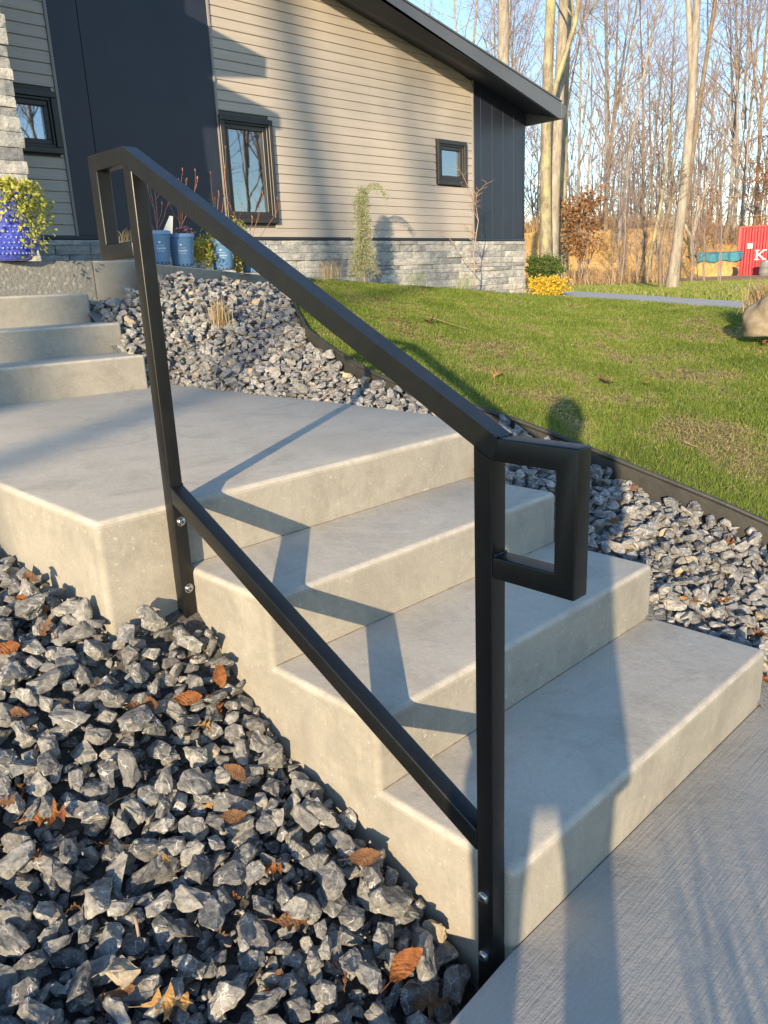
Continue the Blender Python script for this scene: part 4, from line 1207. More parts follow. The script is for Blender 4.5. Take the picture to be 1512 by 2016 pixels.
# windows: casing, sash, pane and the room behind
def window(x0, x1, z0, z1):
    par = thing('window', (0, 0, 0), None, None); hp(par)
    def fr(name, t0, t1, ya, yb_, mat, bv=0.004):
        a = [(x0 + t0, x1 - t0, z0 + t0, z1 - t0), (x0 + t1, x1 - t1, z0 + t1, z1 - t1)]
        bm = bmesh.new()
        (ax0, ax1, az0, az1), (bx0, bx1, bz0, bz1) = a
        for q in ((ax0, ax1, az0, bz0), (ax0, ax1, bz1, az1), (ax0, bx0, bz0, bz1), (bx1, ax1, bz0, bz1)):
            bbox(bm, q[0], q[1], ya, yb_, q[2], q[3])
        bmesh.ops.bevel(bm, geom=list(bm.edges), offset=bv, segments=1, affect='EDGES')
        return bm_obj(name, bm, mat, par, smooth=True, auto=30)
    fr('frame', 0.0, 0.055, YH - 0.050, YH + 0.03, M['trim'])
    fr('frame', 0.0552, 0.080, YH - 0.030, YH + 0.05, M['trim'])
    fr('sash', 0.0802, 0.125, YH - 0.012, YH + 0.06, M['trim'])
    box('pane', x0 + 0.1252, x1 - 0.1252, YH + 0.020, YH + 0.026, z0 + 0.1252, z1 - 0.1252, M['glass'], par)
    bm = bmesh.new(); bbox(bm, x0 + 0.06, x1 - 0.06, YH + 0.13, YH + 1.3, z0 + 0.06, z1 - 0.06)
    bmesh.ops.delete(bm, geom=[f for f in bm.faces if f.normal.y < -0.5], context='FACES')
    bm_obj('room_recess', bm, M['room'], par)
    return par
wins = [window(a, b, c, d) for a, b, c, d, _ in WIN]
wins[2]['label'] = 'small dark framed window half hidden by the stone pillar'
wins[0]['label'] = 'tall dark framed window reflecting bare trees'
wins[1]['label'] = 'small square dark framed window with an orange box on the sill'
ob = tag(box('storage_box', 8.20, 8.42, YH + 0.05, YH + 0.17, 2.662, 2.77, M['amber'], None, 0.006), 'orange wooden box standing on the sill inside the small square window', 'box')
# roof, soffit, fascia, gutter
A_ = [(6.524, 4.409), (8.894, 3.805), (10.191, 3.493)]
fas_lo = lambda x: 3.805 - 0.2480 * (x - 8.894)
fas_hi = lambda x: 3.998 - 0.2150 * (x - 8.893)
YR = 6.67
XE = 10.20; XT = 0.2
def loft4(name, pts, mat, dz=0.02):
    bm = bmesh.new()
    a = [bm.verts.new(p) for p in pts]; b = [bm.verts.new((p[0], p[1], p[2] + dz)) for p in pts]
    n = len(pts)
    bm.faces.new(a); bm.faces.new(b[::-1])
    for i in range(n):
        bm.faces.new((a[i], b[i], b[(i + 1) % n], a[(i + 1) % n]))
    bmesh.ops.recalc_face_normals(bm, faces=bm.faces)
    return hp(bm_obj(name, bm, mat))
loft4('soffit', [(XT, YR + 0.022, fas_lo(XT) + 0.035), (XE, YR + 0.022, fas_lo(XE) + 0.035), (XE, YH + 9, wall_top(XE) - 0.006), (XT, YH + 9, wall_top(XT) - 0.006)][:0] or
      [(XT, YR + 0.022, fas_lo(XT) + 0.03), (XE, YR + 0.022, fas_lo(XE) + 0.03), (XE, YH + 0.3, wall_top(XE) + 0.05), (XT, YH + 0.3, wall_top(XT) + 0.05)], M['soffit'], 0.02)
bm = prism_xz([(XT, fas_lo(XT)), (XE, fas_lo(XE)), (XE, fas_hi(XE)), (XT, fas_hi(XT))], YR - 0.02, YR + 0.02)
bev_all(bm, 0.003, 1); hp(bm_obj('fascia', bm, M['roofm'], smooth=True, auto=30))
bm = prism_xz([(XT, fas_hi(XT) + 0.001), (XE + 0.01, fas_hi(XE) + 0.001), (XE + 0.01, fas_hi(XE) + 0.022), (XT, fas_hi(XT) + 0.022)], YR - 0.035, YR + 0.10)
hp(bm_obj('drip_edge', bm, M['roofm']))
loft4('roof', [(XT, YR + 0.101, fas_hi(XT) + 0.004), (XE + 0.01, YR + 0.101, fas_hi(XE) + 0.004), (XE + 0.01, YH + 9.5, fas_hi(XE) + 0.02), (XT, YH + 9.5, fas_hi(XT) + 0.02)], M['roofm'], 0.03)
# gutter along the eave, closed end towards the viewer, and the downspout elbow
gz = fas_hi(XE)
prof = [(XE + 0.012, gz - 0.005), (XE + 0.012, gz - 0.215), (XE + 0.07, gz - 0.225), (XE + 0.115, gz - 0.17), (XE + 0.135, gz - 0.07), (XE + 0.135, gz - 0.03)]
bm = prism_xz(prof, YR - 0.02, YH + 9.4); bev_all(bm, 0.004, 1, lambda e: abs(e.verts[0].co.y - e.verts[1].co.y) < .1)
hp(bm_obj('gutter', bm, M['roofm'], smooth=True, auto=30))
tb = Tubes()
gy_ = YH + 0.55
tb.add([(10.26, gy_, gz - 0.20), (10.26, gy_, gz - 0.36), (10.24, gy_, gz - 0.44), (10.17, gy_, gz - 0.60), (10.155, gy_, gz - 0.68), (10.15, gy_, 1.3)], [0.045] * 6, 8)
hp(link('downspout', tb.mesh('downspout', M['roofm'])))
# recessed light in the soffit
Pd = on_y(880, 101, 6.98)
bm = bmesh.new(); bmesh.ops.create_cone(bm, cap_ends=True, segments=20, radius1=0.052, radius2=0.052, depth=0.012)
dl = hp(bm_obj('downlight', bm, M['lamp'])); dl.location = (Pd.x, 6.98, (fas_lo(Pd.x) + 0.03) * 0.672 + (wall_top(Pd.x) + .05) * 0.328 - 0.003); dl.rotation_euler = (0.12, R_(13), 0)
# ledger stone: base of the wall and the pillar, stone by stone
hp(bm_obj('stone_backing', prism_xz([(1.6, 0.5), (10.11, 0.4), (10.11, 1.764), (1.6, 1.764)], YH - 0.012, YH + 0.010), M['mortar']))
srg = random.Random(4)
def ledger_stone(x0, x1, z0, z1, yface, d):
    bm = bmesh.new()
    g = 0.002
    nx_ = 4
    jit = lambda s: srg.uniform(-s, s)
    front = []
    for i in range(nx_ + 1):
        x = x0 + g + (x1 - x0 - 2 * g) * i / nx_
        for z in (z0 + g + jit(.0015), (z0 + z1) / 2, z1 - g + jit(.0015)):
            e = (0.006 if (i in (0, nx_)) else 0.0) + (0.004 if z != (z0 + z1) / 2 else 0)
            front.append(bm.verts.new((x + (jit(0.003) if 0 < i < nx_ else 0), yface - d + e + jit(0.005), z)))
    back = [bm.verts.new((x, yface, z)) for x, z in ((x0 + g, z0 + g), (x1 - g, z0 + g), (x1 - g, z1 - g), (x0 + g, z1 - g))]
    for i in range(nx_):
        for k in range(2):
            a = i * 3 + k
            bm.faces.new((front[a], front[a + 3], front[a + 4], front[a + 1]))
    bot = [front[i * 3] for i in range(nx_ + 1)]; top = [front[i * 3 + 2] for i in range(nx_ + 1)]
    bm.faces.new([back[0], back[1]] + bot[::-1]); bm.faces.new([back[3]] + top + [back[2]])
    bm.faces.new([back[0]] + [front[0], front[1], front[2]] + [back[3]]); bm.faces.new([back[1], back[2], front[-1], front[-2], front[-3]])
    bmesh.ops.recalc_face_normals(bm, faces=bm.faces)
    return hp(bm_obj('ledger_stone', bm, M['ledger']))
z = 0.80; nst = 0
while z < 1.755:
    h = min(srg.choice((0.058, 0.075, 0.09, 0.105)), 1.762 - z)
    if h < 0.03: break
    x = 2.1 if z > 1.33 else (4.7 if z > 1.1 else 6.0)
    while x < 10.09:
        w_ = min(srg.uniform(0.22, 0.58), 10.12 - x)
        if 10.12 - (x + w_) < 0.12: w_ = 10.12 - x
        ledger_stone(x, x + w_, z, z + h, YH - 0.013, srg.uniform(0.024, 0.052)); nst += 1
        x += w_
    z += h
# projecting wing with its stone faced pillar
YP = 5.58; XP = 1.575
hbox('wing_wall', -3.4, XP - 0.045, YP + 0.045, YH + 3, 1.0, 5.4, M['mortar'])
z = 1.47
while z < 4.05:
    h = srg.choice((0.06, 0.075, 0.09, 0.105))
    x = XP - 0.05 + srg.uniform(0.02, 0.05)
    first = True; xr = XP - 0.05 + srg.uniform(0.025, 0.055)
    while xr > 1.02:
        w_ = srg.uniform(0.16, 0.42)
        ledger_stone(xr - w_, xr, z, z + h, YP + 0.044, srg.uniform(0.03, 0.055)); nst += 1
        xr -= w_
    z += h
print('ledger stones', nst)
# wing roof (outside the frame, it throws the stepped shadow on the panels)
KX, KZ = LD.x / LD.y, -LD.z / LD.y
def pull(x, z, y): D_ = YH - y; return (x - KX * D_, z + KZ * D_)
yA = 5.20
a1, a2, a3 = pull(5.16, 3.73, yA), pull(5.14, 3.52, yA), pull(4.3, 3.42, yA)
hp(bm_obj('wing_roof', prism_xz([(-3.4, a1[1] + 0.21 * (a1[0] + 3.4)), a1, a2, a3, (-3.4, a3[1] + 0.4)], yA, YP + 0.6), M['roofm']))
yB = 4.75
b0, b1, b2, b3, b4 = pull(4.0, 3.52, yB), pull(5.29, 3.16, yB), pull(5.30, 3.0, yB), pull(5.10, 2.965, yB), pull(4.25, 2.92, yB)
hp(bm_obj('porch_roof', prism_xz([(-3.4, b0[1] + 0.9), b0, b1, b2, b3, b4, (-3.4, b4[1] + 0.3)], yB, yB + 0.35), M['roofm']))

# ================================================================== PLANTS
def stems(name, base, n, h, spread, rad, mat, parent=None, fork=2, seed=1, bulb=True, droop=0.0):
    rg = random.Random(seed); tb = Tubes()
    for k in range(n):
        a = rg.uniform(0, 6.28); d = rg.uniform(0.1, 1) * spread
        P = [Vector(base) + Vector((rg.uniform(-.02, .02), rg.uniform(-.02, .02), 0))]
        hh = h * rg.uniform(0.55, 1.0)
        m = 5
        for i in range(1, m + 1):
            t_ = i / m
            P.append(P[0] + Vector((math.cos(a) * d * t_ + rg.uniform(-.008, .008), math.sin(a) * d * t_ + rg.uniform(-.008, .008), hh * t_ - droop * t_ * t_)))
        tb.add([tuple(p) for p in P], [rad * (1 - 0.5 * i / m) for i in range(m + 1)], 5)
        for _ in range(fork):
            i = rg.randint(1, m - 1); q = P[i]; a2 = a + rg.uniform(-1.5, 1.5)
            ln = hh * rg.uniform(0.15, 0.4)
            E = q + Vector((math.cos(a2) * ln * 0.5, math.sin(a2) * ln * 0.5, ln))
            mid_ = q.lerp(E, 0.5) + Vector((math.cos(a2) * ln * .1, math.sin(a2) * ln * .1, 0))
            tb.add([tuple(q), tuple(mid_), tuple(E)], [rad * 0.7, rad * 0.55, rad * 0.4], 4)
            if bulb: tb.add([tuple(E), tuple(E + Vector((0, 0, 0.012))), tuple(E + Vector((0, 0, 0.022)))], [rad * 0.6, rad * 1.5, rad * 0.6], 5)
        if bulb:
            T_ = P[-1]; tb.add([tuple(T_), tuple(T_ + Vector((0, 0, 0.012))), tuple(T_ + Vector((0, 0, 0.024)))], [rad * 0.6, rad * 1.9, rad * 0.8], 5)
    return link(name, tb.mesh(name, mat), parent)

def text_mesh(txt, size, radius=None, depth=0.0006, mat=None, name='lettering'):
    cu = bpy.data.curves.new(name, 'FONT'); cu.body = txt; cu.size = size; cu.extrude = depth; cu.align_x = 'CENTER'; cu.resolution_u = 2
    tmp = bpy.data.objects.new('tmp_text', cu); COL.objects.link(tmp)
    dg = bpy.context.evaluated_depsgraph_get()
    me = bpy.data.meshes.new_from_object(tmp.evaluated_get(dg))
    bpy.data.objects.remove(tmp); bpy.data.curves.remove(cu)
    me.name = name
    me.materials.clear(); me.materials.append(mat or M['ink'])
    if radius:
        for v_ in me.vertices:
            a = v_.co.x / radius; r = radius + v_.co.z
            v_.co = Vector((r * math.sin(a), -r * math.cos(a), v_.co.y))
    return me
def lathe(name, prof, mat, parent=None, n=40, smooth=True, close=False):
    bm = bmesh.new(); rings = []
    for r, z in prof:
        rings.append([bm.verts.new((r * math.cos(a), r * math.sin(a), z)) for a in np.linspace(0, 2 * math.pi, n, endpoint=False)])
    for a, b in zip(rings[:-1], rings[1:]):
        for j in range(n):
            bm.faces.new((a[j], a[(j + 1) % n], b[(j + 1) % n], b[j]))
    if close: bm.faces.new(rings[0][::-1])
    bmesh.ops.recalc_face_normals(bm, faces=bm.faces)
    return bm_obj(name, bm, mat, parent, smooth=smooth, auto=50)

view_az = math.atan2(-FH.x, FH.y)    # rotation that turns the -Y side of a pot to the camera
txt_me = text_mesh('Endless', 0.019, 0.0885)
txt_me2 = text_mesh('Summer', 0.021, 0.087)
txt_me3 = text_mesh('THE ORIGINAL', 0.008, 0.087)
def nursery_pot(px, py, D, label, face):
    P = at_depth(px, py, D)
    t_ = thing('nursery_pot', P, label, 'pot', 'blue nursery pots along the curb', rz=view_az + face)
    body = lathe('pot_body', [(0.072, 0.0), (0.076, 0.004), (0.097, 0.205), (0.099, 0.207), (0.1, 0.225), (0.097, 0.226), (0.094, 0.212), (0.092, 0.195), (0.0, 0.19)], M['potblue'], t_, close=True)
    lathe('rim', [(0.0992, 0.205), (0.1035, 0.206), (0.1045, 0.229), (0.1015, 0.231), (0.1005, 0.212)], M['potblue'], t_)
    lathe('potting_soil', [(0.0935, 0.2), (0.05, 0.212), (0.0, 0.214)], M['soil'], t_, n=20)
    for ang in (0.0, 1.45, -1.5):
        a = link('lettering', txt_me, t_); a.location = (0, 0, 0.128); a.rotation_euler = (0, 0, ang)
        b = link('lettering', txt_me2, t_); b.location = (0, 0, 0.104); b.rotation_euler = (0, 0, ang + 0.10)
        c = link('lettering', txt_me3, t_); c.location = (0, 0, 0.088); c.rotation_euler = (0, 0, ang + 0.05)
        bm = bmesh.new(); bmesh.ops.create_circle(bm, cap_ends=True, segments=10, radius=0.0085)
        for v_ in bm.verts: v_.co = Vector((v_.co.x, -0.0915, v_.co.y + 0.155))
        r = bmesh.ops.extrude_face_region(bm, geom=bm.faces[:]); bmesh.ops.translate(bm, vec=(0, 0.003, 0), verts=[g for g in r['geom'] if isinstance(g, bmesh.types.BMVert)])
        q = bm_obj('flower_mark', bm, M['ink'], t_); q.rotation_euler = (0, 0, ang - 0.05)
    # drain slots in the foot
    bm = bmesh.new()
    for k in range(16):
        a = k * math.tau / 16
        v_ = bbox(bm, -0.006, 0.006, -0.0785, -0.0735, 0.006, 0.016); bmesh.ops.rotate(bm, verts=v_, cent=(0, 0, 0), matrix=Matrix.Rotation(a, 3, 'Z'))
    bm_obj('drain_slots', bm, M['socket'], t_)
    return P
pots = [(314, 521.0, 5.75, 'blue nursery pot directly right of the far rail post', 0.5),
        (361, 524.5, 5.95, 'blue nursery pot with white tag and purple leaves, second from the far post', 0.25),
        (441, 531.5, 6.35, 'blue nursery pot under the sloping top rail, third from the far post', 0.1),
        (497, 537.0, 6.75, 'blue nursery pot mostly hidden below the top rail, farthest right', -0.2)]
pp = [nursery_pot(*a) for a in pots]
def plant_thing(name, P, label, cat, group=None): return thing(name, P, label, cat, group)
# bare hydrangea stems
for i, (P, h, n, sp, lab) in enumerate([(pp[0], 0.46, 9, 0.20, 'bare red brown hydrangea stems in the pot beside the far post'),
                                   (pp[1], 0.52, 7, 0.26, 'leggy bare hydrangea stems with dried flower heads in the second pot'),
                                   (pp[2], 0.60, 8, 0.16, 'tall bare stems rising from the third pot in front of the window'),
                                   (pp[3], 0.42, 9, 0.26, 'spreading bare stems in front of the tall window right of the top rail')]):
    t_ = plant_thing('hydrangea', P + Vector((0, 0, 0.20)), lab, 'plant', 'dormant hydrangeas in blue pots')
    stems('stems', (0, 0, 0), max(4, n - 4), h, sp * 1.1, 0.0027, M['redtwig'], t_, 2, seed=20 + i)
Pb = on_z(22, 510, 1.467)
Pb = at_depth(22, 511, 4.95); Pb.z = 1.468
# small basal clumps
def cloud(name, c, rad, n, size, mat, parent, shell=0.5, seed=3, squash=(1, 1, 1), rag=0.0):
    d = RNG.normal(size=(n, 3)); d /= np.linalg.norm(d, axis=1, keepdims=True)
    r = RNG.uniform(shell, 1.0, n) ** 0.6
    lump = 1 + 0.22 * np.sin(d[:, 0] * 5 + seed) * np.sin(d[:, 1] * 6 + seed * 2) + 0.12 * np.sin(d[:, 2] * 9 + seed)
    lump = lump * (1 + rag * np.where(RNG.uniform(0, 1, n) < 0.12, RNG.uniform(0.1, 0.6, n), 0) + rag * 0.25 * np.sin(d[:, 0] * 13 + d[:, 2] * 11))
    P = d * (r * lump)[:, None] * rad * np.array(squash) + np.array(c)
    tone = np.clip(RNG.uniform(0, 1, n) * 0.7 + 0.3 * (r - shell) / (1 - shell + 1e-6), 0, 1)
    return link(name, leaf_cloud(name, P, RNG.uniform(0.7, 1.3, n) * size, tone, mat), parent)
t_ = plant_thing('coral_bells', pp[1] + Vector((0.02, -0.02, 0.235)), 'low mound of purple leaves in the second blue pot', 'plant')
cloud('foliage', (0, 0, 0.01), 0.062, 260, 0.03, M['heuchera'], t_, squash=(1.15, 1, .6))
# white plant tag and care label
def tag_plate(P, w, h, rz, label, tilt=0.2):
    bm = bmesh.new(); bbox(bm, -w / 2, w / 2, -0.0006, 0.0006, 0, h)
    for v_ in bm.verts:
        if v_.co.z > h / 2: v_.co.x *= 0.35; v_.co.x += w * 0.3
    o = bm_obj('plant_tag', bm, M['white']); o.location = P; o.rotation_euler = (tilt, 0.15, rz); tag(o, label, 'tag')
tag_plate(pp[0] + Vector((0.06, -0.06, 0.215)), 0.07, 0.12, view_az + 0.3, 'white pointed plant tag standing in the pot beside the far post')
# arborvitae like bright evergreen behind the third pot
t_ = plant_thing('evergreen_shrub', pp[2] + Vector((-0.16, 0.10, 0.0)), 'bright green spreading evergreen between the second and third pots', 'shrub')
def sprays(name, parent, c, n, L, mat, seed, up=0.5, leaf=0.016, per=26):
    rg = np.random.default_rng(seed); pts = []; tb = Tubes()
    for k in range(n):
        a = rg.uniform(0, 6.28); e = rg.uniform(-0.25, 1.1) * up + 0.15
        d = np.array([math.cos(a) * math.cos(e), math.sin(a) * math.cos(e), math.sin(e)]); Lk = L * rg.uniform(0.5, 1)
        o0 = np.array(c) + rg.normal(0, 0.02, 3); e1 = o0 + d * Lk + np.array([0, 0, -0.15 * Lk])
        tb.add([tuple(o0), tuple(o0 + d * Lk * 0.55), tuple(e1)], [0.004, 0.003, 0.0015], 4)
        for j in range(per):
            f_ = rg.uniform(0.2, 1.0); pts.append(o0 * (1 - f_) + e1 * f_ + rg.normal(0, 0.02 + 0.05 * L * (1 - f_ * .6), 3))
    pts = np.array(pts)
    link('stems', tb.mesh('stems', M['woodtwig']), parent)
    return link(name, leaf_cloud(name, pts, rg.uniform(0.7, 1.4, len(pts)) * leaf, rg.uniform(0, 1, len(pts)), mat, aspect=0.4), parent)
sprays('foliage', t_, (0, 0, 0.14), 26, 0.30, M['arbor'], 5, leaf=0.026, per=34)
t_ = plant_thing('evergreen_shrub', pp[2] + Vector((0.07, 0.0, 0.19)), 'green feathery conifer growing in the third blue pot above the rail', 'shrub')
sprays('foliage', t_, (0, 0, 0.02), 30, 0.24, M['arbor'], 6, up=1.0, leaf=0.024, per=40)
for (px, py, D, rad, lab) in ((403, 526, 6.2, 0.10, 'low golden shrub between the second and third blue pots'), (470, 534, 6.65, 0.075, 'golden foliage between the two right hand blue pots')):
    P = at_depth(px, py, D); t_ = plant_thing('golden_shrub', P, lab, 'shrub')
    cloud('foliage', (0, 0, rad * 0.95), rad, 240, 0.03, M['gold'], t_, shell=0.3, seed=4, squash=(1, 1, 1.25))
# small dry grass seen through the far loop, tuft on the gravel slope
def grass_tuft(name, P, n, h, mat, label, lean=0.35, w=0.004, cat='grass', spread=0.03):
    b = RNG.normal(0, spread, (n, 3)); b[:, 2] = 0
    me = blades(name, b, RNG.uniform(0.5, 1, n) * h, np.full(n, w), RNG.uniform(0.05, lean, n), RNG.uniform(0, 1, n), mat)
    o = link(name, me); o.location = P; return tag(o, label, cat)
grass_tuft('dry_grass_tuft', at_depth(246, 478, 5.5), 60, 0.13, M['reed'], 'small tuft of dry curled grass seen through the far end loop', 0.9, cat='grass')
Pt = find_on(HR, GR, 434, 640) or Vector((2.1, 3.7, 0.9))
grass_tuft('dry_grass_tuft', Pt - Vector((0, 0, 0.02)), 110, 0.235, M['reed'], 'upright dry grass tuft growing out of the gravel slope', 0.28, 0.0045)
# glazed pot with creeping jenny
gp = thing('glazed_pot', Pb, 'large cobalt blue glazed pot with raised dots on the patio', 'pot'); gp.scale = (1.18, 1.18, 1.15)
lathe('pot_body', [(0.085, 0), (0.10, 0.006), (0.135, 0.05), (0.155, 0.11), (0.163, 0.17), (0.165, 0.24), (0.170, 0.285), (0.182, 0.30), (0.184, 0.335), (0.176, 0.342), (0.165, 0.335), (0.158, 0.30), (0.0, 0.295)], M['cobalt'], gp, close=True, n=56)
bm = bmesh.new()
for r_i, (zz, rr0) in enumerate([(0.035, 0.128), (0.062, 0.141), (0.089, 0.149), (0.116, 0.157), (0.143, 0.160), (0.170, 0.163), (0.197, 0.164), (0.224, 0.165)]):
    for k in range(40):
        a = (k + 0.5 * (r_i % 2)) * math.tau / 40
        r = bmesh.ops.create_icosphere(bm, subdivisions=1, radius=0.0062)
        bmesh.ops.translate(bm, vec=(rr0 * math.cos(a), rr0 * math.sin(a), zz), verts=r['verts'])
dots = bm_obj('raised_dots', bm, M['glintglaze'], gp, smooth=True); tag(dots, kind='stuff')
jen = plant_thing('creeping_jenny', Pb + Vector((0, 0, 0.36)), 'yellow green trailing creeping jenny spilling over the cobalt blue pot', 'plant'); jen.scale = (1.2, 1.2, 1.15)
tb = Tubes(); pts = []
jr = np.random.default_rng(8)
cam_side = np.array([-FH.x, -FH.y]); rs = np.array([RH.x, RH.y])
for k in range(46):
    a = jr.uniform(0, 6.28) if k < 26 else jr.normal(0.0, 0.7)
    d = np.array([math.cos(a), math.sin(a)]) if k < 26 else (rs * math.cos(a) + cam_side * math.sin(abs(a)) * .6)
    d = d / np.linalg.norm(d)
    L1 = jr.uniform(0.14, 0.24); fall = jr.uniform(0.02, 0.16) if k < 30 else jr.uniform(0.12, 0.31)
    P0 = np.array([0, 0, 0.0]); P = [P0]
    for i in range(1, 9):
        f_ = i / 8; P.append(np.array([d[0] * L1 * min(1, f_ * 1.4), d[1] * L1 * min(1, f_ * 1.4), 0.07 * math.sin(f_ * 3.1) - fall * max(0, f_ - 0.35) / 0.65]) + jr.normal(0, 0.008, 3))
    tb.add([tuple(p) for p in P], np.linspace(0.002, 0.001, 9), 4)
    for i in range(1, 9):
        for _ in range(7 if k < 30 else 5):
            pts.append(P[i] + jr.normal(0, 0.018, 3))
for _ in range(650):
    a = jr.uniform(0, 6.28); r = 0.19 * math.sqrt(jr.random()); pts.append(np.array([r * math.cos(a), r * math.sin(a), 0.02 + jr.uniform(0, 0.075)]))
pts = np.array(pts)
link('stems', tb.mesh('stems', M['arbor']), jen)
link('foliage', leaf_cloud('foliage', pts, jr.uniform(0.014, 0.026, len(pts)), jr.uniform(0, 1, len(pts)), M['jenny'], aspect=0.9), jen)
# weeping conifer trained to a crook, in front of the siding
Pw = at_depth(718, 556, 9.75)
wc = plant_thing('weeping_conifer', Pw, 'slender weeping conifer bent over at the top in front of the siding', 'tree')
hh = 1.16
tr_pts = [(0, 0, 0), (-0.01, 0, 0.35), (0.015, 0, 0.7), (0.02, 0, 0.98)]
rd = np.array([RH.x, RH.y, 0])
arch = [np.array([0.02, 0, 0.98]), np.array([0.03, 0, 1.08]) + rd * 0.04, np.array([0, 0, 1.14]) + rd * 0.12, np.array([0, 0, 1.14]) + rd * 0.20, np.array([0, 0, 1.08]) + rd * 0.27, np.array([0, 0, 1.00]) + rd * 0.31]
tb = Tubes(); tb.add(tr_pts, [0.016, 0.013, 0.011, 0.009], 6); tb.add([tuple(a) for a in arch], [0.009, 0.008, 0.006, 0.005, 0.003, 0.002], 5)
link('trunk', tb.mesh('trunk', M['woodtwig']), wc)
pts = []; wr = np.random.default_rng(3); tb = Tubes()
for k in range(210):
    zz = wr.uniform(0.12, 1.08); a = wr.uniform(0, 6.28); wdt = 0.20 * (0.75 + 0.5 * math.sin(zz * 7) * .4) * (1 if zz < .85 else 0.6)
    d = np.array([math.cos(a), math.sin(a), 0]); st = np.array([0, 0, zz]); en = st + d * wdt + np.array([0, 0, -wr.uniform(0.06, 0.2)])
    tb.add([tuple(st), tuple(st * .5 + en * .5 + np.array([0, 0, .04])), tuple(en)], [.003, .002, .001], 4)
    for j in range(44):
        f_ = wr.uniform(0.05, 1); q = st * (1 - f_) + en * f_; q = q + np.array([0, 0, 0.05 * math.sin(f_ * 3.1)]) + wr.normal(0, 0.018, 3); pts.append(q)
for k in range(500):
    f_ = wr.uniform(0, 5); i = int(f_); q = arch[i] * (1 - f_ + i) + arch[min(i + 1, 5)] * (f_ - i); pts.append(q + np.array([wr.normal(0, .02), wr.normal(0, .02), -abs(wr.normal(0, 0.05))]))
link('branches', tb.mesh('branches', M['woodtwig']), wc)
pts = np.array(pts)
link('foliage', leaf_cloud('foliage', pts, wr.uniform(0.014, 0.03, len(pts)), wr.uniform(0, 1, len(pts)), M['conifer'], aspect=0.35), wc)
# bare sapling at the navy corner
Ps = at_depth(933, 571, 11.35)
sp = plant_thing('sapling', Ps, 'thin bare sapling with spreading twigs before the stone base at the navy corner', 'tree')
def zigzag(P, Q, n, j, rg):
    out = [P]
    for i in range(1, n): out.append(P.lerp(Q, i / n) + Vector((rg.uniform(-j, j), rg.uniform(-j, j), rg.uniform(-j, j))))
    return out + [Q]
rg = random.Random(5); tb = Tubes(); tb2 = Tubes()
def br(P, Q, r, lvl, out):
    m = 4; pts_ = zigzag(P, Q, m, (Q - P).length * 0.05, rg)
    out.add([tuple(p) for p in pts_], [r * (1 - 0.55 * i / m) for i in range(m + 1)], 5 if lvl == 0 else 4)
    if lvl < 3:
        for _ in range((9, 5, 4)[lvl]):
            i = rg.randint(1, m); s_ = pts_[i]; d = (Q - P).normalized(); L = (Q - P).length * rg.uniform(0.28, 0.5)
            perp = Vector((rg.uniform(-1, 1), rg.uniform(-1, 1), rg.uniform(-0.4, 0.6))).normalized()
            br(s_, s_ + (d * 0.35 + perp).normalized() * L, r * 0.5, lvl + 1, tb2)
br(Vector((0, 0, 0)), Vector((0.03, 0, 0.62)), 0.013, 1, tb)
br(Vector((0.03, 0, 0.62)), Vector((0.08, 0.0, 1.30)), 0.009, 0, tb)
RHv = Vector((RH.x, RH.y, 0))
br(Vector((0.0, 0, 0.30)), -RHv * 0.36 + Vector((0, 0, 0.75)), 0.008, 1, tb2)
br(Vector((0.08, 0, 1.28)), -RHv * 0.22 + Vector((0.05, 0, 1.62)), 0.005, 2, tb2)
link('trunk', tb.mesh('trunk', M['woodtwig']), sp); link('branches', tb2.mesh('branches', M['woodtwig']), sp)
# wispy dormant grasses in the bed
for i, (px, py, D, lab) in enumerate([(648, 549, 8.6, 'wispy dormant grass beside the weeping conifer in the bed'), (820, 563, 10.1, 'thin grey green grass clump before the ledger stone'), (912, 568, 11.1, 'thin grey green grass clump left of the bare sapling')]):
    grass_tuft('bed_grass', at_depth(px, py, D), 130, 0.26, M['reed'] if i == 0 else M['conifer'], lab, 0.5, 0.003, 'grass', 0.07)
# evergreen shrub and golden shrub at the house corner
P = at_depth(1070, 560, 13.3); t_ = plant_thing('evergreen_shrub', P, 'rounded dark green shrub at the right corner of the house', 'shrub')
cloud('foliage', (0, 0, 0.26), 0.30, 5200, 0.035, M['box'], t_, shell=0.45, seed=2, squash=(1.12, 1.0, 0.72), rag=0.6)
P = at_depth(1078, 583, 12.5); t_ = plant_thing('golden_shrub', P, 'golden feathery conifer in front of the dark green shrub at the corner', 'shrub')
cloud('foliage', (0, 0, 0.13), 0.30, 3600, 0.05, M['gold'], t_, shell=0.3, seed=9, squash=(1.1, 0.9, 0.55), rag=0.8)

# boulder with ornamental grass on the lawn
Pq = at_depth(1530, 641, 6.4)
bo = thing('boulder', Pq, 'smooth tan boulder at the right edge of the lawn', 'boulder')
bm = bmesh.new(); bmesh.ops.create_icosphere(bm, subdivisions=4, radius=1.0)
for v_ in bm.verts:
    n_ = mnoise.noise(v_.co * 1.2 + Vector((5, 1, 2))) * 0.34 + mnoise.noise(v_.co * 4) * 0.06
    v_.co = v_.co * (1 + n_)
    pit = -0.05 * max(0, mnoise.noise(v_.co * 9 + Vector((3, 3, 3))) - 0.1)
    v_.co = v_.co * (1 + pit)
    if v_.co.z < 0:
        h2 = math.hypot(v_.co.x, v_.co.y); q_ = (1.04 + 0.06 * mnoise.noise(v_.co * 2)) / max(h2, 0.3) if h2 > 0.3 else 1.0; v_.co.x *= q_; v_.co.y *= q_
    v_.co = Vector((v_.co.x * 0.235, v_.co.y * 0.25, v_.co.z * (0.20 if v_.co.z > 0 else 0.12)))
bm_obj('rock_body', bm, M['boulder'], bo, smooth=True).location = (0, 0, 0.045)
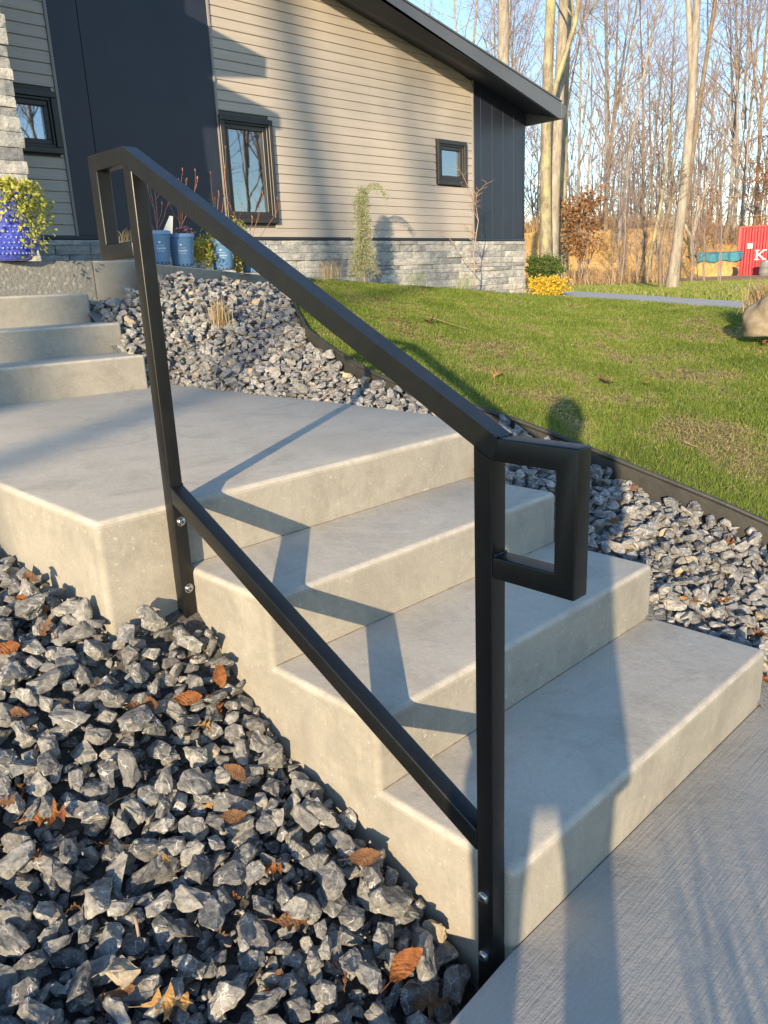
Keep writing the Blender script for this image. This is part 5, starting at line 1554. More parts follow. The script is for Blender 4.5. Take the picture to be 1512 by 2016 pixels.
Pr = at_depth(1504, 594, 7.0)
grass_tuft('ornamental_grass', Pr + Vector((0, 0, -0.1)), 520, 0.36, M['reed'], 'pale dry ornamental grass behind the tan boulder', 0.85, 0.006, 'grass', 0.07)

# ================================================================== GRASS on the lawn
def lawn_grass(n, seed):
    global RNG
    u = RNG.uniform(0.0, 0.93, n * 3); v_ = RNG.uniform(0, 1, n * 3)
    P = lawn_at(u, v_)
    i = np.clip((u * (len(LA_) - 1)).astype(int), 0, len(LA_) - 2)
    seg = np.linalg.norm(LA_[i + 1, :2] - LA_[i, :2], axis=1) * (1 - v_) + np.linalg.norm(LB_[i + 1, :2] - LB_[i, :2], axis=1) * v_
    leng = np.linalg.norm(LB_[i, :2] - LA_[i, :2], axis=1)
    area = seg * leng
    rel = P - np.array(EYE); dep = rel @ np.array(CF)
    sx = rel @ np.array(CR) / dep * FPX + 756
    w = area / dep ** 1.7 * (sx < 1600)
    w /= w.max()
    keep = RNG.uniform(0, 1, len(w)) < w * 2.2
    return P[keep][:n], dep[keep][:n]
GP, GD = lawn_grass(290000, 1)
BARE = [(at_depth(px, py, D), r) for px, py, D, r in ((1180, 800, 4.55, .28), (1260, 795, 4.6, .25), (1420, 865, 3.95, .30), (1480, 900, 3.75, .2), (1350, 885, 3.8, .22), (1420, 665, 7.3, .5), (900, 715, 5.6, .4), (790, 715, 5.4, .3), (1330, 735, 5.5, .35), (820, 655, 7.4, .5), (1120, 690, 6.3, .45), (1030, 740, 5.2, .3), (1290, 660, 7.2, .5))]
def patch(P, s=1.6):
    x, y = P[:, 0], P[:, 1]
    extra = sum(np.exp(-((x - p.x) ** 2 + (y - p.y) ** 2) / (r * r)) for p, r in BARE)
    return 0.42 * np.clip(extra, 0, 1) * (0.65 + 0.35 * np.sin(x * 19 + np.sin(y * 23) * 2)) + 0.5 + 0.25 * np.sin(x * 2.3 * s + 1.3 * np.sin(y * 1.9 * s)) * np.sin(y * 2.9 * s + 0.8) + 0.18 * np.sin(x * 6.1 + y * 3.3) * np.sin(y * 7.7 - x * 2.1) + 0.12 * np.sin(x * 15 + 2) * np.sin(y * 13)
pt = patch(GP)
thin = RNG.uniform(0, 1, len(GP)) < np.clip((pt - 0.60) * 2.4, 0, 0.50)
GP, GD, pt = GP[~thin], GD[~thin], pt[~thin]
n = len(GP)
hgt = RNG.uniform(0.020, 0.042, n) * (1 + 0.02 * GD) * (1 - 0.45 * np.clip((pt - 0.62) * 3, 0, 1))
wid = 0.0023 * (1 + 0.22 * np.clip(GD - 3, 0, 20))
tone = np.clip(RNG.beta(2, 2.2, n) * 0.8 + (pt - 0.45) * 0.5, 0, 0.86)
dry = RNG.uniform(0, 1, n) < 0.04 + 0.50 * np.clip((pt - 0.60) * 2.6, 0, 1)
tone[dry] = RNG.uniform(0.86, 1, dry.sum())
go = link('grass', blades('grass', GP - np.array([0, 0, 0.004]), hgt, wid, RNG.uniform(0.1, 0.9, n), tone, M['grass'])); tag(go, 'short green lawn grass with strawy thin patches', kind='stuff')
# strewn straw left from seeding
SP, SD = lawn_grass(42000, 2)
ps = patch(SP); k = (RNG.uniform(0, 1, len(SP)) < np.clip((ps - 0.55) * 2.2, 0.03, 1.0)); SP = SP[k][:14000]; SD = SD[k][:14000]
n = len(SP); tb_v = []
a = RNG.uniform(0, np.pi, n); L = RNG.uniform(0.02, 0.075, n); w_ = 0.0016 * (1 + 0.2 * np.clip(SD - 3, 0, 20))
d = np.stack([np.cos(a), np.sin(a), RNG.normal(0, 0.12, n)], 1) * L[:, None] * 0.5; sd = np.stack([-np.sin(a), np.cos(a), np.zeros(n)], 1) * w_[:, None]
c = SP + np.array([0, 0, 0.024]) + np.stack([np.zeros(n), np.zeros(n), RNG.uniform(0, .014, n)], 1)
V = np.stack([c - d - sd, c - d + sd, c + d + sd, c + d - sd], 1).reshape(-1, 3)
so = link('straw', np_mesh('straw', V, np.arange(n * 4).reshape(-1, 4), M['straw'], np.repeat(RNG.uniform(0.3, 1, n), 4))); tag(so, 'scattered straw lying on the lawn', kind='stuff')
# leaves and twigs lying on the lawn
def lawn_hit(px, py):
    d = sight(px, py).normalized(); s = 3.0
    P2 = LV[:, :2]
    while s < 14:
        P = EYE + d * s
        j = np.argmin((P2[:, 0] - P.x) ** 2 + (P2[:, 1] - P.y) ** 2)
        if P.z <= LV[j, 2] + 0.02: return P
        s += 0.03
    return None
for i, (px, py, ln, kd, cl, lab) in enumerate([(978, 745, 0.11, 'pin', 'leaf_yellow', 'pale curled leaf on the lawn beside the sloping rail'), (1192, 760, 0.12, 'oval', 'leaf_brown', 'brown curled leaf on the sunlit middle of the lawn'),
        (1275, 763, 0.07, 'oak', 'leaf_yellow', 'small cream leaf right of the brown curled leaf on the lawn'), (845, 637, 0.19, 'oak', 'leaf_brown', 'large dry brown leaf on the upper lawn near the house'), (628, 636, 0.06, 'oval', 'leaf_orange', 'small rusty leaf on the grass behind the top rail'), (1503, 683, 0.10, 'oak', 'leaf_brown', 'brown leaf on the lawn below the boulder')]):
    P = lawn_hit(px, py)
    if P is None: continue
    o = link('leaf', leaf_mesh(kd, 60 + i, M[cl])); o.location = P + Vector((0, 0, 0.025)); o.scale = (ln,) * 3; o.rotation_euler = (0.2, -0.25, i * 1.3); tag(o, lab, 'leaf', 'leaves on the lawn')
for i, (a, b, lab) in enumerate([((848, 633), (930, 657), 'thin pale twig on the upper lawn beside the large brown leaf'), ((1346, 880), (1385, 905), 'curved dry stem lying on the lawn near the edging')]):
    A, B = lawn_hit(*a), lawn_hit(*b)
    if A is None or B is None: continue
    tb = Tubes(); P = [A.lerp(B, k / 6) + Vector((random.uniform(-.01, .01), random.uniform(-.01, .01), 0.03)) for k in range(7)]
    tb.add([tuple(p) for p in P], [0.004 - 0.0004 * k for k in range(7)], 4); tag(link('twig', tb.mesh('twig', M['reed'])), lab, 'twig')
# twigs on the gravel
for i, (a, b, lab, H, G) in enumerate([((625, 795), (680, 762), 'pale straight twig lying on the gravel behind the landing', HR, GR), ((268, 1815), (275, 1850), 'short dark stem between shaded stones', HL, GL)]):
    A, B = find_on(H, G, *a), find_on(H, G, *b)
    if A is None or B is None: continue
    tb = Tubes(); P = [A.lerp(B, k / 5) + Vector((0, 0, 0.012 + 0.006 * math.sin(k))) for k in range(6)]
    tb.add([tuple(p) for p in P], [0.0035] * 6, 5); tag(link('twig', tb.mesh('twig', M['woodtwig'])), lab, 'twig')

# ================================================================== BARE TREES
def tree_data(seed, H, r0, first=0.35, spread=0.5, n_main=9, fork=0, lean=0.0, twigs=3, tmul=1.0):
    rg = np.random.default_rng(seed)
    trunk, crown = Tubes(), Tubes()
    def limb(P, d, L, r, lvl, tubes):
        n = 7 if lvl == 0 else (5 if lvl == 1 else (4 if lvl == 2 else 3))
        pts = [P.copy()]; dd = d / np.linalg.norm(d)
        for i in range(n - 1):
            dd = dd + rg.normal(0, (0.03, 0.13, 0.18, 0.22, 0.25)[lvl], 3) + np.array([0, 0, (0.0, 0.10, 0.07, 0.04, 0.02)[lvl]])
            dd /= np.linalg.norm(dd)
            pts.append(pts[-1] + dd * L / (n - 1))
        rr = r * np.linspace(1, (0.30, 0.30, 0.35, 0.45, 0.5)[lvl], n)
        if lvl == 0: rr[0] *= 1.35
        tubes.add(pts, rr, (9, 5, 4, 3, 3)[lvl])
        return pts, rr
    def grow(P, d, L, r, lvl):
        pts, rr = limb(P, d, L, r, lvl, crown if lvl else trunk)
        if lvl >= twigs: return
        cnt = (n_main, 6, 5, 4)[lvl]
        if lvl: cnt = int(cnt * tmul)
        for k in range(cnt):
            f_ = rg.uniform(first, 1.0) if lvl == 0 else rg.uniform(0.2, 1.0)
            x = f_ * (len(pts) - 1); i = min(int(x), len(pts) - 2); q = pts[i] * (1 - x + i) + pts[i + 1] * (x - i)
            tang = pts[i + 1] - pts[i]; tang /= np.linalg.norm(tang)
            perp = rg.normal(size=3); perp -= perp.dot(tang) * tang; perp /= np.linalg.norm(perp)
            ang = rg.uniform(0.35, 0.95) * (spread / 0.5) if lvl == 0 else rg.uniform(0.4, 1.0)
            nd = tang * math.cos(ang) + perp * math.sin(ang)
            ln = L * (rg.uniform(0.22, 0.38) * (1.35 - f_ * 0.6) if lvl == 0 else rg.uniform(0.32, 0.6))
            r_at = rr[i] * 0.42
            grow(q, nd, ln, max(r_at, 0.007 if lvl < 2 else 0.0055), lvl + 1)
    grow(np.zeros(3), np.array([lean, 0.02, 1.0]), H, r0, 0)
    for k in range(fork):
        a = rg.uniform(0, 6.28)
        z0 = H * rg.uniform(0.38, 0.5)
        grow(np.array([lean * z0, 0, z0]), np.array([0.16 * math.cos(a), 0.16 * math.sin(a), 1.0]), H * 0.55, r0 * 0.55, 0)
    return trunk, crown
TREES = []
specs = [(1, 19, 0.15, 0.35, 0.5, 15, 0, 0.01), (2, 17, 0.125, 0.25, 0.6, 15, 1, 0.05), (3, 15, 0.10, 0.2, 0.6, 14, 1, -0.06), (4, 20, 0.155, 0.45, 0.45, 14, 1, 0.02), (5, 13, 0.09, 0.15, 0.5, 13, 0, 0.12), (6, 16, 0.11, 0.3, 0.5, 14, 1, -0.03), (7, 12, 0.075, 0.15, 0.6, 12, 0, 0.02)]
tri = 0
for s in specs:
    tk, cr = tree_data(s[0], s[1], s[2], s[3], s[4], s[5], s[6], s[7], tmul=1.15)
    tm = [tk.mesh('trunk', M[k]) for k in ('bark_grey', 'bark_brown')]
    cm = cr.mesh('crown', M['twig'])
    tri += len(cm.polygons) * 2
    TREES.append((tm, cm, s[1]))
print('tree tris', tri)
def place_tree(kind, x, y, s, rz, label, group, bk=0, z=None, sz=1.0):
    tm, cm, H = TREES[kind]
    t_ = thing('bare_tree', (x, y, (ground_z(x, y) if z is None else z) - 0.1), label, 'tree', group, rz)
    t_.scale = (s, s, s * sz)
    link('trunk', tm[bk], t_); link('crown', cm, t_)
    return t_
trg = random.Random(12)
FOREST = 'bare trees of the wood behind the straw bank'
nf = 0
for k in range(38):
    px = trg.uniform(960, 1640) if k < 28 else trg.uniform(560, 1000)
    D = trg.choice((trg.uniform(45, 58), trg.uniform(50, 75), trg.uniform(60, 95)))
    if 1350 < px < 1415 and D < 70 and trg.random() < 0.8: continue
    P = at_depth(px, 500, D)
    place_tree(trg.randrange(len(TREES)), P.x, P.y, trg.uniform(0.75, 1.12), trg.uniform(0, 6.28), 'leafless grey brown tree standing in the wood beyond the straw bank', FOREST, trg.randrange(2)); nf += 1
# slim trees and leaning trees on the bank itself
for i, (px, D, kind, s, rz, lab) in enumerate([(1150, 40, 4, 0.8, 0.4, 'leaning bare tree on the bank right of the shrub at the house corner'), (1190, 43, 2, 0.9, 2.0, 'forked leaning bare tree above the brightest straw patch'),
        (1215, 41, 5, 0.85, 4.0, 'slim bare tree in the middle of the straw bank'), (1262, 44, 4, 0.95, 1.0, 'leaning bare tree left of the tall pale forked tree'), (1130, 46, 1, 0.8, 5.0, 'dense bare tree just right of the two great trunks'),
        (1405, 47, 6, 1.0, 2.6, 'bare tree behind the blue tarp'), (1440, 50, 1, 0.95, 0.5, 'dark stemmed bare tree behind the red container left side'), (1478, 48, 3, 0.8, 3.3, 'bare tree directly above the red container'), (1295, 39.5, 6, 0.65, 3.0, 'small bare tree on the straw bank behind the tall forked tree')]):
    P = at_depth(px, 520, D); place_tree(kind, P.x, P.y, s, rz, lab, 'bare trees on the straw bank', i % 2)
# prominent trees built singly
def big_tree(px, py, D, label, mat, seed, H, r0, first, forks, lean_px, n_main=9, extra=None):
    P = at_depth(px, py, D); t_ = thing('bare_tree', P - Vector((0, 0, 0.15)), label, 'tree')
    lean = lean_px
    rd_ = np.array([RH.x, RH.y, 0.0])
    trunk, crown = Tubes(), Tubes(); rg = np.random.default_rng(seed)
    n = 12; pts = []
    for i in range(n + 1):
        f_ = i / n
        pts.append(rd_ * (lean * H * f_ + 0.10 * math.sin(f_ * 7 + seed) * (0.4 + r0)) + np.array([0.05 * math.sin(f_ * 5 + seed), 0, H * f_]))
    rr = [r0 * ((1.45 if i == 0 else (1.1 if i == 1 else 1.0)) - 0.55 * i / n) for i in range(n + 1)]
    trunk.add(pts, rr, 12)
    def sub(P0, d, L, r, lvl):
        m = (8, 5, 4, 3)[lvl]; q = [P0]; dd = d / np.linalg.norm(d)
        for i in range(m - 1):
            dd = dd + rg.normal(0, (0.05, 0.13, 0.2, 0.25)[lvl], 3) + np.array([0, 0, 0.06]); dd /= np.linalg.norm(dd); q.append(q[-1] + dd * L / (m - 1))
        r_ = np.linspace(r, r * 0.3, m); crown.add(q, r_, (7, 5, 4, 3)[lvl])
        if lvl < 3:
            for _ in range((7, 6, 5)[lvl]):
                x = rg.uniform(0.25, 1) * (m - 1); i = min(int(x), m - 2); c = q[i] * (1 - x + i) + q[i + 1] * (x - i)
                tg = q[i + 1] - q[i]; tg /= np.linalg.norm(tg); pe = rg.normal(size=3); pe -= pe.dot(tg) * tg; pe /= np.linalg.norm(pe)
                a = rg.uniform(0.4, 0.9); sub(c, tg * math.cos(a) + pe * math.sin(a), L * rg.uniform(0.3, 0.5), max(r_[i] * 0.45, 0.005), lvl + 1)
    for (f_, off, up_, L, r) in forks:
        x = f_ * n; i = min(int(x), n - 1); c = np.array(pts[i]) * (1 - x + i) + np.array(pts[i + 1]) * (x - i)
        sub(c, rd_ * off + np.array([rg.normal(0, .05), rg.normal(0, .05), up_]), L, r, 0)
    for _ in range(n_main):
        x = rg.uniform(first, 1) * n; i = min(int(x), n - 1); c = np.array(pts[i]) * (1 - x + i) + np.array(pts[i + 1]) * (x - i)
        a = rg.uniform(0, 6.28); sub(c, np.array([math.cos(a), math.sin(a), rg.uniform(0.5, 1.3)]), rg.uniform(2.0, 4.0), rr[i] * 0.3, 1)
    link('trunk', trunk.mesh('trunk', M[mat]), t_); link('crown', crown.mesh('crown', M[mat]), t_)
    return t_
big_tree(1075, 574, 25, 'great tree trunk with yellow lichen, left of the close pair behind the house corner', 'bark_lichen', 3, 17, 0.19, 0.5, [(0.30, 0.09, 1.0, 9.0, 0.09)], 0.002, 8)
big_tree(1090, 574, 26, 'great smooth pale trunk, right of the close pair behind the house corner', 'bark_pale', 4, 18, 0.20, 0.55, [], 0.010, 8)
big_tree(1102, 570, 30, 'dark tree trunk with pale blotches just behind the close pair', 'bark_lichen', 8, 17, 0.15, 0.5, [], 0.018, 6)
big_tree(991, 560, 24, 'pale trunk rising above the roof edge behind the house', 'bark_pale', 5, 18, 0.20, 0.5, [(0.5, -0.1, 1, 6, .08)], -0.012, 10)
big_tree(1322, 574, 18, 'tall pale forked tree standing in front of the straw bank', 'bark_pale', 6, 10.5, 0.115, 0.55, [(0.42, -0.03, 1.0, 6.0, 0.075), (0.56, 0.10, 1.0, 6.5, 0.07), (0.62, 0.02, 1.0, 5, 0.06)], 0.030, 7)
big_tree(1300, 573, 17.5, 'slender dark stemmed young tree left of the tall pale forked tree', 'bark_brown', 9, 2.9, 0.045, 0.35, [(0.5, 0.35, 1, 0.9, .02)], 0.03, 3)
big_tree(1278, 548, 33, 'slim leaning tree in front of the straw bank', 'bark_lichen', 10, 6, 0.09, 0.5, [], 0.09, 6)
big_tree(1362, 520, 40, 'broken pale trunk with two crooked arms beside the blue tarp', 'bark_pale', 21, 3.4, 0.13, 0.8, [(0.4, -0.5, 1, 3.2, .09), (0.45, 0.35, 1, 3.2, .10)], 0.02, 0)
# young trees holding rusty leaves
def rusty(px, py, D, w, h, n, label, z0):
    P = at_depth(px, py, D); t_ = thing('oak_sapling', P, label, 'tree', 'young oaks holding dead leaves')
    tb = Tubes(); rg = np.random.default_rng(int(px)); pts = []
    tb.add([(0, 0, 0), (0.03, 0, z0), (0, 0, h)], [0.05, 0.04, 0.015], 6)
    for k in range(34):
        z_ = rg.uniform(z0 * 0.5, h); a = rg.uniform(0, 6.28); L = w * rg.uniform(0.4, 1) * (1 - 0.5 * (z_ - z0) / h)
        e = np.array([math.cos(a) * L, math.sin(a) * L, z_ + rg.uniform(0.1, 0.5)])
        tb.add([(0, 0, z_), tuple(e * np.array([.5, .5, 1])), tuple(e)], [0.015, 0.01, 0.005], 4)
        for _ in range(n // 34):
            f_ = rg.uniform(0.25, 1.05); pts.append(np.array([e[0] * f_, e[1] * f_, z_ + (e[2] - z_) * f_]) + rg.normal(0, 0.16, 3))
    link('trunk', tb.mesh('trunk', M['bark_brown']), t_)
    pts = np.array(pts); link('foliage', leaf_cloud('foliage', pts, rg.uniform(0.09, 0.16, len(pts)), rg.uniform(0, 1, len(pts)), M['oakcrown'], aspect=0.7), t_)
rusty(1140, 560, 28, 1.25, 2.9, 1500, 'young oak with rusty leaves right of the two great trunks', 1.5)
rusty(1520, 520, 44, 2.6, 8.0, 3400, 'taller oak with rusty leaves above the red container', 3.6)
rusty(1385, 500, 43, 1.1, 3.2, 700, 'small rusty leaved oak behind the blue tarp', 1.0)
# thin saplings in front of the bank
for i in range(22):
    px = trg.uniform(1120, 1420); D = trg.uniform(24, 36)
    P = at_depth(px, 560, D); tb = Tubes(); H_ = trg.uniform(1.6, 4.5); rg = random.Random(i)
    b = Vector((0, 0, 0)); tip = Vector((rg.uniform(-.3, .3), rg.uniform(-.3, .3), H_))
    q = zigzag(b, tip, 5, 0.05, rg); tb.add([tuple(x) for x in q], [0.028 - 0.004 * k for k in range(6)], 5)
    for _ in range(16):
        k = rg.randint(1, 5); a = rg.uniform(0, 6.28); L = rg.uniform(.3, .9); e = q[k] + Vector((math.cos(a) * L * .6, math.sin(a) * L * .6, L))
        tb.add([tuple(q[k]), tuple(q[k].lerp(e, .5)), tuple(e)], [.010, .008, .005], 3)
        for __ in range(3):
            e2 = e + Vector((rg.uniform(-.3, .3), rg.uniform(-.3, .3), rg.uniform(0, .4))); tb.add([tuple(q[k].lerp(e, .6)), tuple(e2)], [.006, .004], 3)
    o = link('thin_sapling', tb.mesh('thin_sapling', M['twig'])); o.location = (P.x, P.y, ground_z(P.x, P.y) - 0.05)
    tag(o, 'thin leafless sapling between the driveway and the straw bank', 'tree', 'thin saplings before the straw bank')

# dry grass on the bank and undergrowth along the wood edge
def scatter_region(n, dmin, dmax, pxa, pxb):
    D = RNG.uniform(dmin, dmax, n); px = RNG.uniform(pxa, pxb, n)
    lat = (px - 756) / FPX * D
    P = E2[None] + D[:, None] * fh[None] / 1.0 * (1 / 0.96) + lat[:, None] * rh[None]
    return np.column_stack([P, height_np(P)])
B = scatter_region(70000, 37.5, 56, 960, 1700)
Br = B[:, :2] - E2; Bd = Br @ fh; Bl = (Br @ rh) / Bd; B = B[Bd > 38.2 + 7.5 * smooth((Bl - 0.375) / 0.05)]; n = len(B)
o = link('dry_bank_grass', blades('dry_bank_grass', B, RNG.uniform(0.05, 0.20, n), np.full(n, 0.022), RNG.uniform(0.5, 1.6, n), RNG.uniform(0.25, 1, n), M['straw'])); tag(o, 'golden dry straw and grass covering the bank', kind='stuff')
B = scatter_region(46000, 8.5, 30, 1060, 1750)
Br = B[:, :2] - E2; Bd = Br @ fh; Bl = (Br @ rh) / Bd
fe = np.array([[(p.x - E2[0]) * fh[0] + (p.y - E2[1]) * fh[1], (p.x - E2[0]) * rh[0] + (p.y - E2[1]) * rh[1]] for p in far_edge])
B = B[Bd > np.interp(Bl, fe[:, 1] / fe[:, 0], fe[:, 0]) + 0.08]; n = len(B)
o = link('rough_grass', blades('rough_grass', B, RNG.uniform(0.03, 0.09, n), np.full(n, 0.016), RNG.uniform(0.1, 0.9, n), np.clip(RNG.beta(2.6, 1.6, n), 0, 1), M['grass'])); tag(o, 'rough half dry grass beyond the driveway', kind='stuff')
def brush_stuff(name, n, dmin, dmax, pxa, pxb, h, label):
    B = scatter_region(n, dmin, dmax, pxa, pxb)
    a = RNG.uniform(0, 2 * np.pi, n); H_ = RNG.uniform(0.3, 1, n) * h; ln = RNG.uniform(0.05, 0.6, n) * H_
    tip = B + np.stack([np.cos(a) * ln, np.sin(a) * ln, H_], 1)
    sd = np.stack([RH.x * np.ones(n), RH.y * np.ones(n), np.zeros(n)], 1) * RNG.uniform(0.006, 0.016, n)[:, None]
    mid_ = (B + tip) / 2 + RNG.normal(0, 0.06, (n, 3))
    V = np.stack([B - sd, B + sd, mid_ + sd * .8, mid_ - sd * .8, tip], 1).reshape(-1, 3)
    k = np.arange(n)[:, None] * 5
    T = np.concatenate([k + np.array([[0, 1, 2]]), k + np.array([[0, 2, 3]]), k + np.array([[3, 2, 4]])], 0)
    o = link(name, np_mesh(name, V, T, M['brush'], np.repeat(RNG.uniform(0, 1, n), 5))); tag(o, label, kind='stuff')
brush_stuff('undergrowth', 20000, 49, 64, 940, 1700, 1.7, 'tangled brown undergrowth along the top of the bank')
brush_stuff('brush', 1500, 27, 36, 1080, 1345, 0.7, 'low tangled brush in front of the bank')
# far wood that reads as one mass: trunks and twigs beyond the single trees
nfar = 430
tb = Tubes(); frg = np.random.default_rng(77)
for k in range(nfar):
    D = frg.uniform(80, 150); px = frg.uniform(300, 1900); lat = (px - 756) / FPX * D
    P = E2 + D * fh + lat * rh; H_ = frg.uniform(9, 19); r = frg.uniform(0.05, 0.16)
    z0 = 2.8; q = [np.array([P[0], P[1], z0])]
    for i in range(4): q.append(q[-1] + np.array([frg.normal(0, .35), frg.normal(0, .35), H_ / 4]))
    tb.add(q, np.linspace(r, r * .3, 5), 3)
    for _ in range(12):
        i = frg.integers(1, 5); a = frg.uniform(0, 6.28); L = frg.uniform(1.2, 3.6)
        e = q[i] + np.array([math.cos(a) * L * .7, math.sin(a) * L * .7, L])
        tb.add([q[i], q[i] * .5 + e * .5 + frg.normal(0, .15, 3), e], [.05, .035, .02], 3)
        for __ in range(3):
            e2 = e + frg.normal(0, 0.9, 3) + np.array([0, 0, .5]); tb.add([q[i] * .35 + e * .65, e2], [.025, .014], 3)
o = link('distant_wood', tb.mesh('distant_wood', M['twig'], smooth=False)); tag(o, 'far bare woodland closing the view', kind='stuff')

# ================================================================== CONTAINER, TARP, ODDS
Pc = at_depth(1446, 550, 41); Pc2 = at_depth(1640, 549, 41) 
u_ = (Vector((Pc2.x - Pc.x, Pc2.y - Pc.y, 0)).normalized() * 1.0 + Vector((-FH.x, -FH.y, 0)) * 0.50).normalized()
zc = Pc.z
rz = math.atan2(u_.y, u_.x)
ct = thing('shipping_container', (Pc.x, Pc.y, zc), 'red corrugated shipping container with white lettering at the right edge', 'container', rz=rz)
CL, CH, CW = 6.1, 2.6, 2.4
bm = bmesh.new(); prev = None; x = 0.12; k = 0
prof = []
while x < CL - 0.1:
    prof += [(x, 0.0), (x + 0.07, 0.0), (x + 0.138, 0.06), (x + 0.208, 0.06)]; x += 0.276
for (x, y) in prof:
    cur = (bm.verts.new((x, y + 0.012, 0.15)), bm.verts.new((x, y + 0.012, CH - 0.08)))
    if prev: bm.faces.new((prev[0], cur[0], cur[1], prev[1]))
    prev = cur
bm_obj('corrugated_side', bm, M['red'], ct)
box('corner_post', 0, 0.12, 0, 0.16, 0, CH, M['red'], ct, 0.01); box('corner_post', CL - 0.1, CL, 0, 0.16, 0, CH, M['red'], ct, 0.01)
box('side_rail', 0.121, CL - 0.101, 0, 0.08, 0.0, 0.149, M['red'], ct); box('side_rail', 0.121, CL - 0.101, 0, 0.08, CH - 0.079, CH, M['red'], ct)
box('end_wall', 0.02, 0.10, 0.161, CW, 0.05, CH - 0.01, M['red'], ct); box('roof', 0.121, CL, 0.081, CW, CH - 0.05, CH - 0.01, M['red'], ct); box('rear_wall', 0.121, CL, CW - 0.05, CW, 0.1, CH - 0.06, M['red'], ct)
for txt, xx, sz in (('K', 1.13, 0.72), ('L', 1.78, 0.50)):
    me = text_mesh(txt, sz, None, 0.004, M['white']); o = link('lettering', me, ct); o.location = (xx, 0.004, 0.92 if txt == 'K' else 0.95); o.rotation_euler = (R_(90), 0, 0); o.scale = (1.15, 1, 1)
    # slab serifs so that the letters read like the painted ones
    bm = bmesh.new(); hcap = sz * 0.69
    for (dx, dz) in (((-0.2 * sz, 0.0), (0.22 * sz, 0.0), (-0.2 * sz, hcap - 0.05), (0.22 * sz, hcap - 0.05)) if txt == 'K' else ((-0.12 * sz, 0.0), (-0.12 * sz, hcap - 0.05))):
        bbox(bm, dx * 1.15 - 0.10, dx * 1.15 + 0.10, -0.0035, 0.0035, dz, dz + 0.045)
    s_ = bm_obj('serif', bm, M['white'], ct); s_.location = (xx, 0.003, 0.92 if txt == 'K' else 0.95)
box('placard', 0.48, 0.73, -0.006, 0.006, 1.50, 1.75, M['white'], ct)
# dark wheel and drum beside it
P = at_depth(1441, 547, 40.6)
t_ = thing('wheel', P, 'dark rubber wheel leaning at the left end of the red container', 'wheel')
bm = bmesh.new()
nw = 20
for j in range(nw):
    pass
bm.free()
lathe('tyre', [(0.16, -0.09), (0.30, -0.10), (0.345, -0.06), (0.345, 0.06), (0.30, 0.10), (0.16, 0.09), (0.16, -0.09)], M['rubber'], t_, n=24).rotation_euler = (R_(90), 0, rz)
lathe('rim', [(0.02, -0.05), (0.155, -0.06), (0.155, 0.06), (0.02, 0.05)], M['rubber'], t_, n=16).rotation_euler = (R_(90), 0, rz)
for c in t_.children: c.location = (0, 0, 0.34)
t_.scale = (0.8, 0.8, 0.8)
P = at_depth(1505, 550, 39.2)
t_ = thing('steel_drum', P, 'dark grey drum standing in front of the red container', 'drum')
lathe('drum_body', [(0.0, 0.0), (0.29, 0.0), (0.29, 0.28), (0.302, 0.29), (0.302, 0.30), (0.29, 0.31), (0.29, 0.58), (0.302, 0.59), (0.302, 0.60), (0.29, 0.61), (0.29, 0.86), (0.0, 0.86)], M['drum'], t_, n=24)
lathe('drum_rim', [(0.291, 0.85), (0.303, 0.85), (0.303, 0.88), (0.28, 0.88)], M['steel'], t_, n=24)
# tarp over a low stack
A = at_depth(1376, 513, 39.4); B_ = at_depth(1462, 509, 40.4)
L_ = (Vector((B_.x, B_.y, 0)) - Vector((A.x, A.y, 0))); ux = L_.normalized(); Lm_ = L_.length
gz0 = ground_z(A.x, A.y)
topz = A.z - 0.1
bm = bmesh.new(); bmesh.ops.create_icosphere(bm, subdivisions=4, radius=1.0)
for v_ in bm.verts:
    c = v_.co.copy(); k_ = 1 + 0.10 * mnoise.noise(c * 2.5) + 0.05 * mnoise.noise(c * 7)
    sq = lambda q: math.copysign(abs(q) ** 0.45, q)
    v_.co = Vector((Lm_ / 2 + sq(c.x) * (Lm_ / 2 + 0.05) * k_, 0.62 + sq(c.y) * 0.56 * k_, (gz0 - 0.1 + max(c.z, 0) ** 0.5 * (topz + 0.46 - gz0)) if c.z > 0 else gz0 - 0.1 + 0.3 * c.z))
st = bm_obj('straw_mound', bm, M['bank'], None, smooth=True); st.location = (A.x, A.y, 0); st.rotation_euler = (0, 0, math.atan2(ux.y, ux.x))
tag(st, 'low straw covered mound under the blue tarp', 'mound')
mv = np.array([tuple(v_.co) for v_ in st.data.vertices]); mi_ = RNG.integers(0, len(mv), 5000); mp = mv[mi_] + RNG.normal(0, 0.03, (5000, 3)); mp = mp[mp[:, 2] > gz0 - 0.05]
n = len(mp); o = link('straw_cover', blades('straw_cover', mp, RNG.uniform(0.05, 0.16, n), np.full(n, 0.02), RNG.uniform(0.6, 1.8, n), RNG.uniform(0.1, 0.9, n), M['straw']), st); tag(o, kind='stuff')
bm = bmesh.new(); nx_, ny_ = 30, 12; rows = []
for i in range(nx_ + 1):
    row = []
    for j in range(ny_ + 1):
        x_ = i / nx_ * (Lm_ + 0.15) - 0.1; f_ = j / ny_
        if f_ < 0.45: y_ = -0.02 - 0.05 * math.sin(i * .8); z_ = topz + 0.02 + f_ / 0.45 * 0.42
        else: y_ = (f_ - 0.45) / 0.55 * 0.95; z_ = topz + 0.44 + 0.05 * math.sin(x_ * 3 + y_ * 4)
        z_ += 0.05 * math.sin(x_ * 5.0) * (1 - f_) + 0.015 * math.sin(x_ * 17 + f_ * 9); y_ += 0.03 * math.sin(x_ * 9 + f_ * 5)
        if i < 4: z_ -= (4 - i) * 0.03 * f_
        row.append(bm.verts.new((x_, y_, z_)))
    rows.append(row)
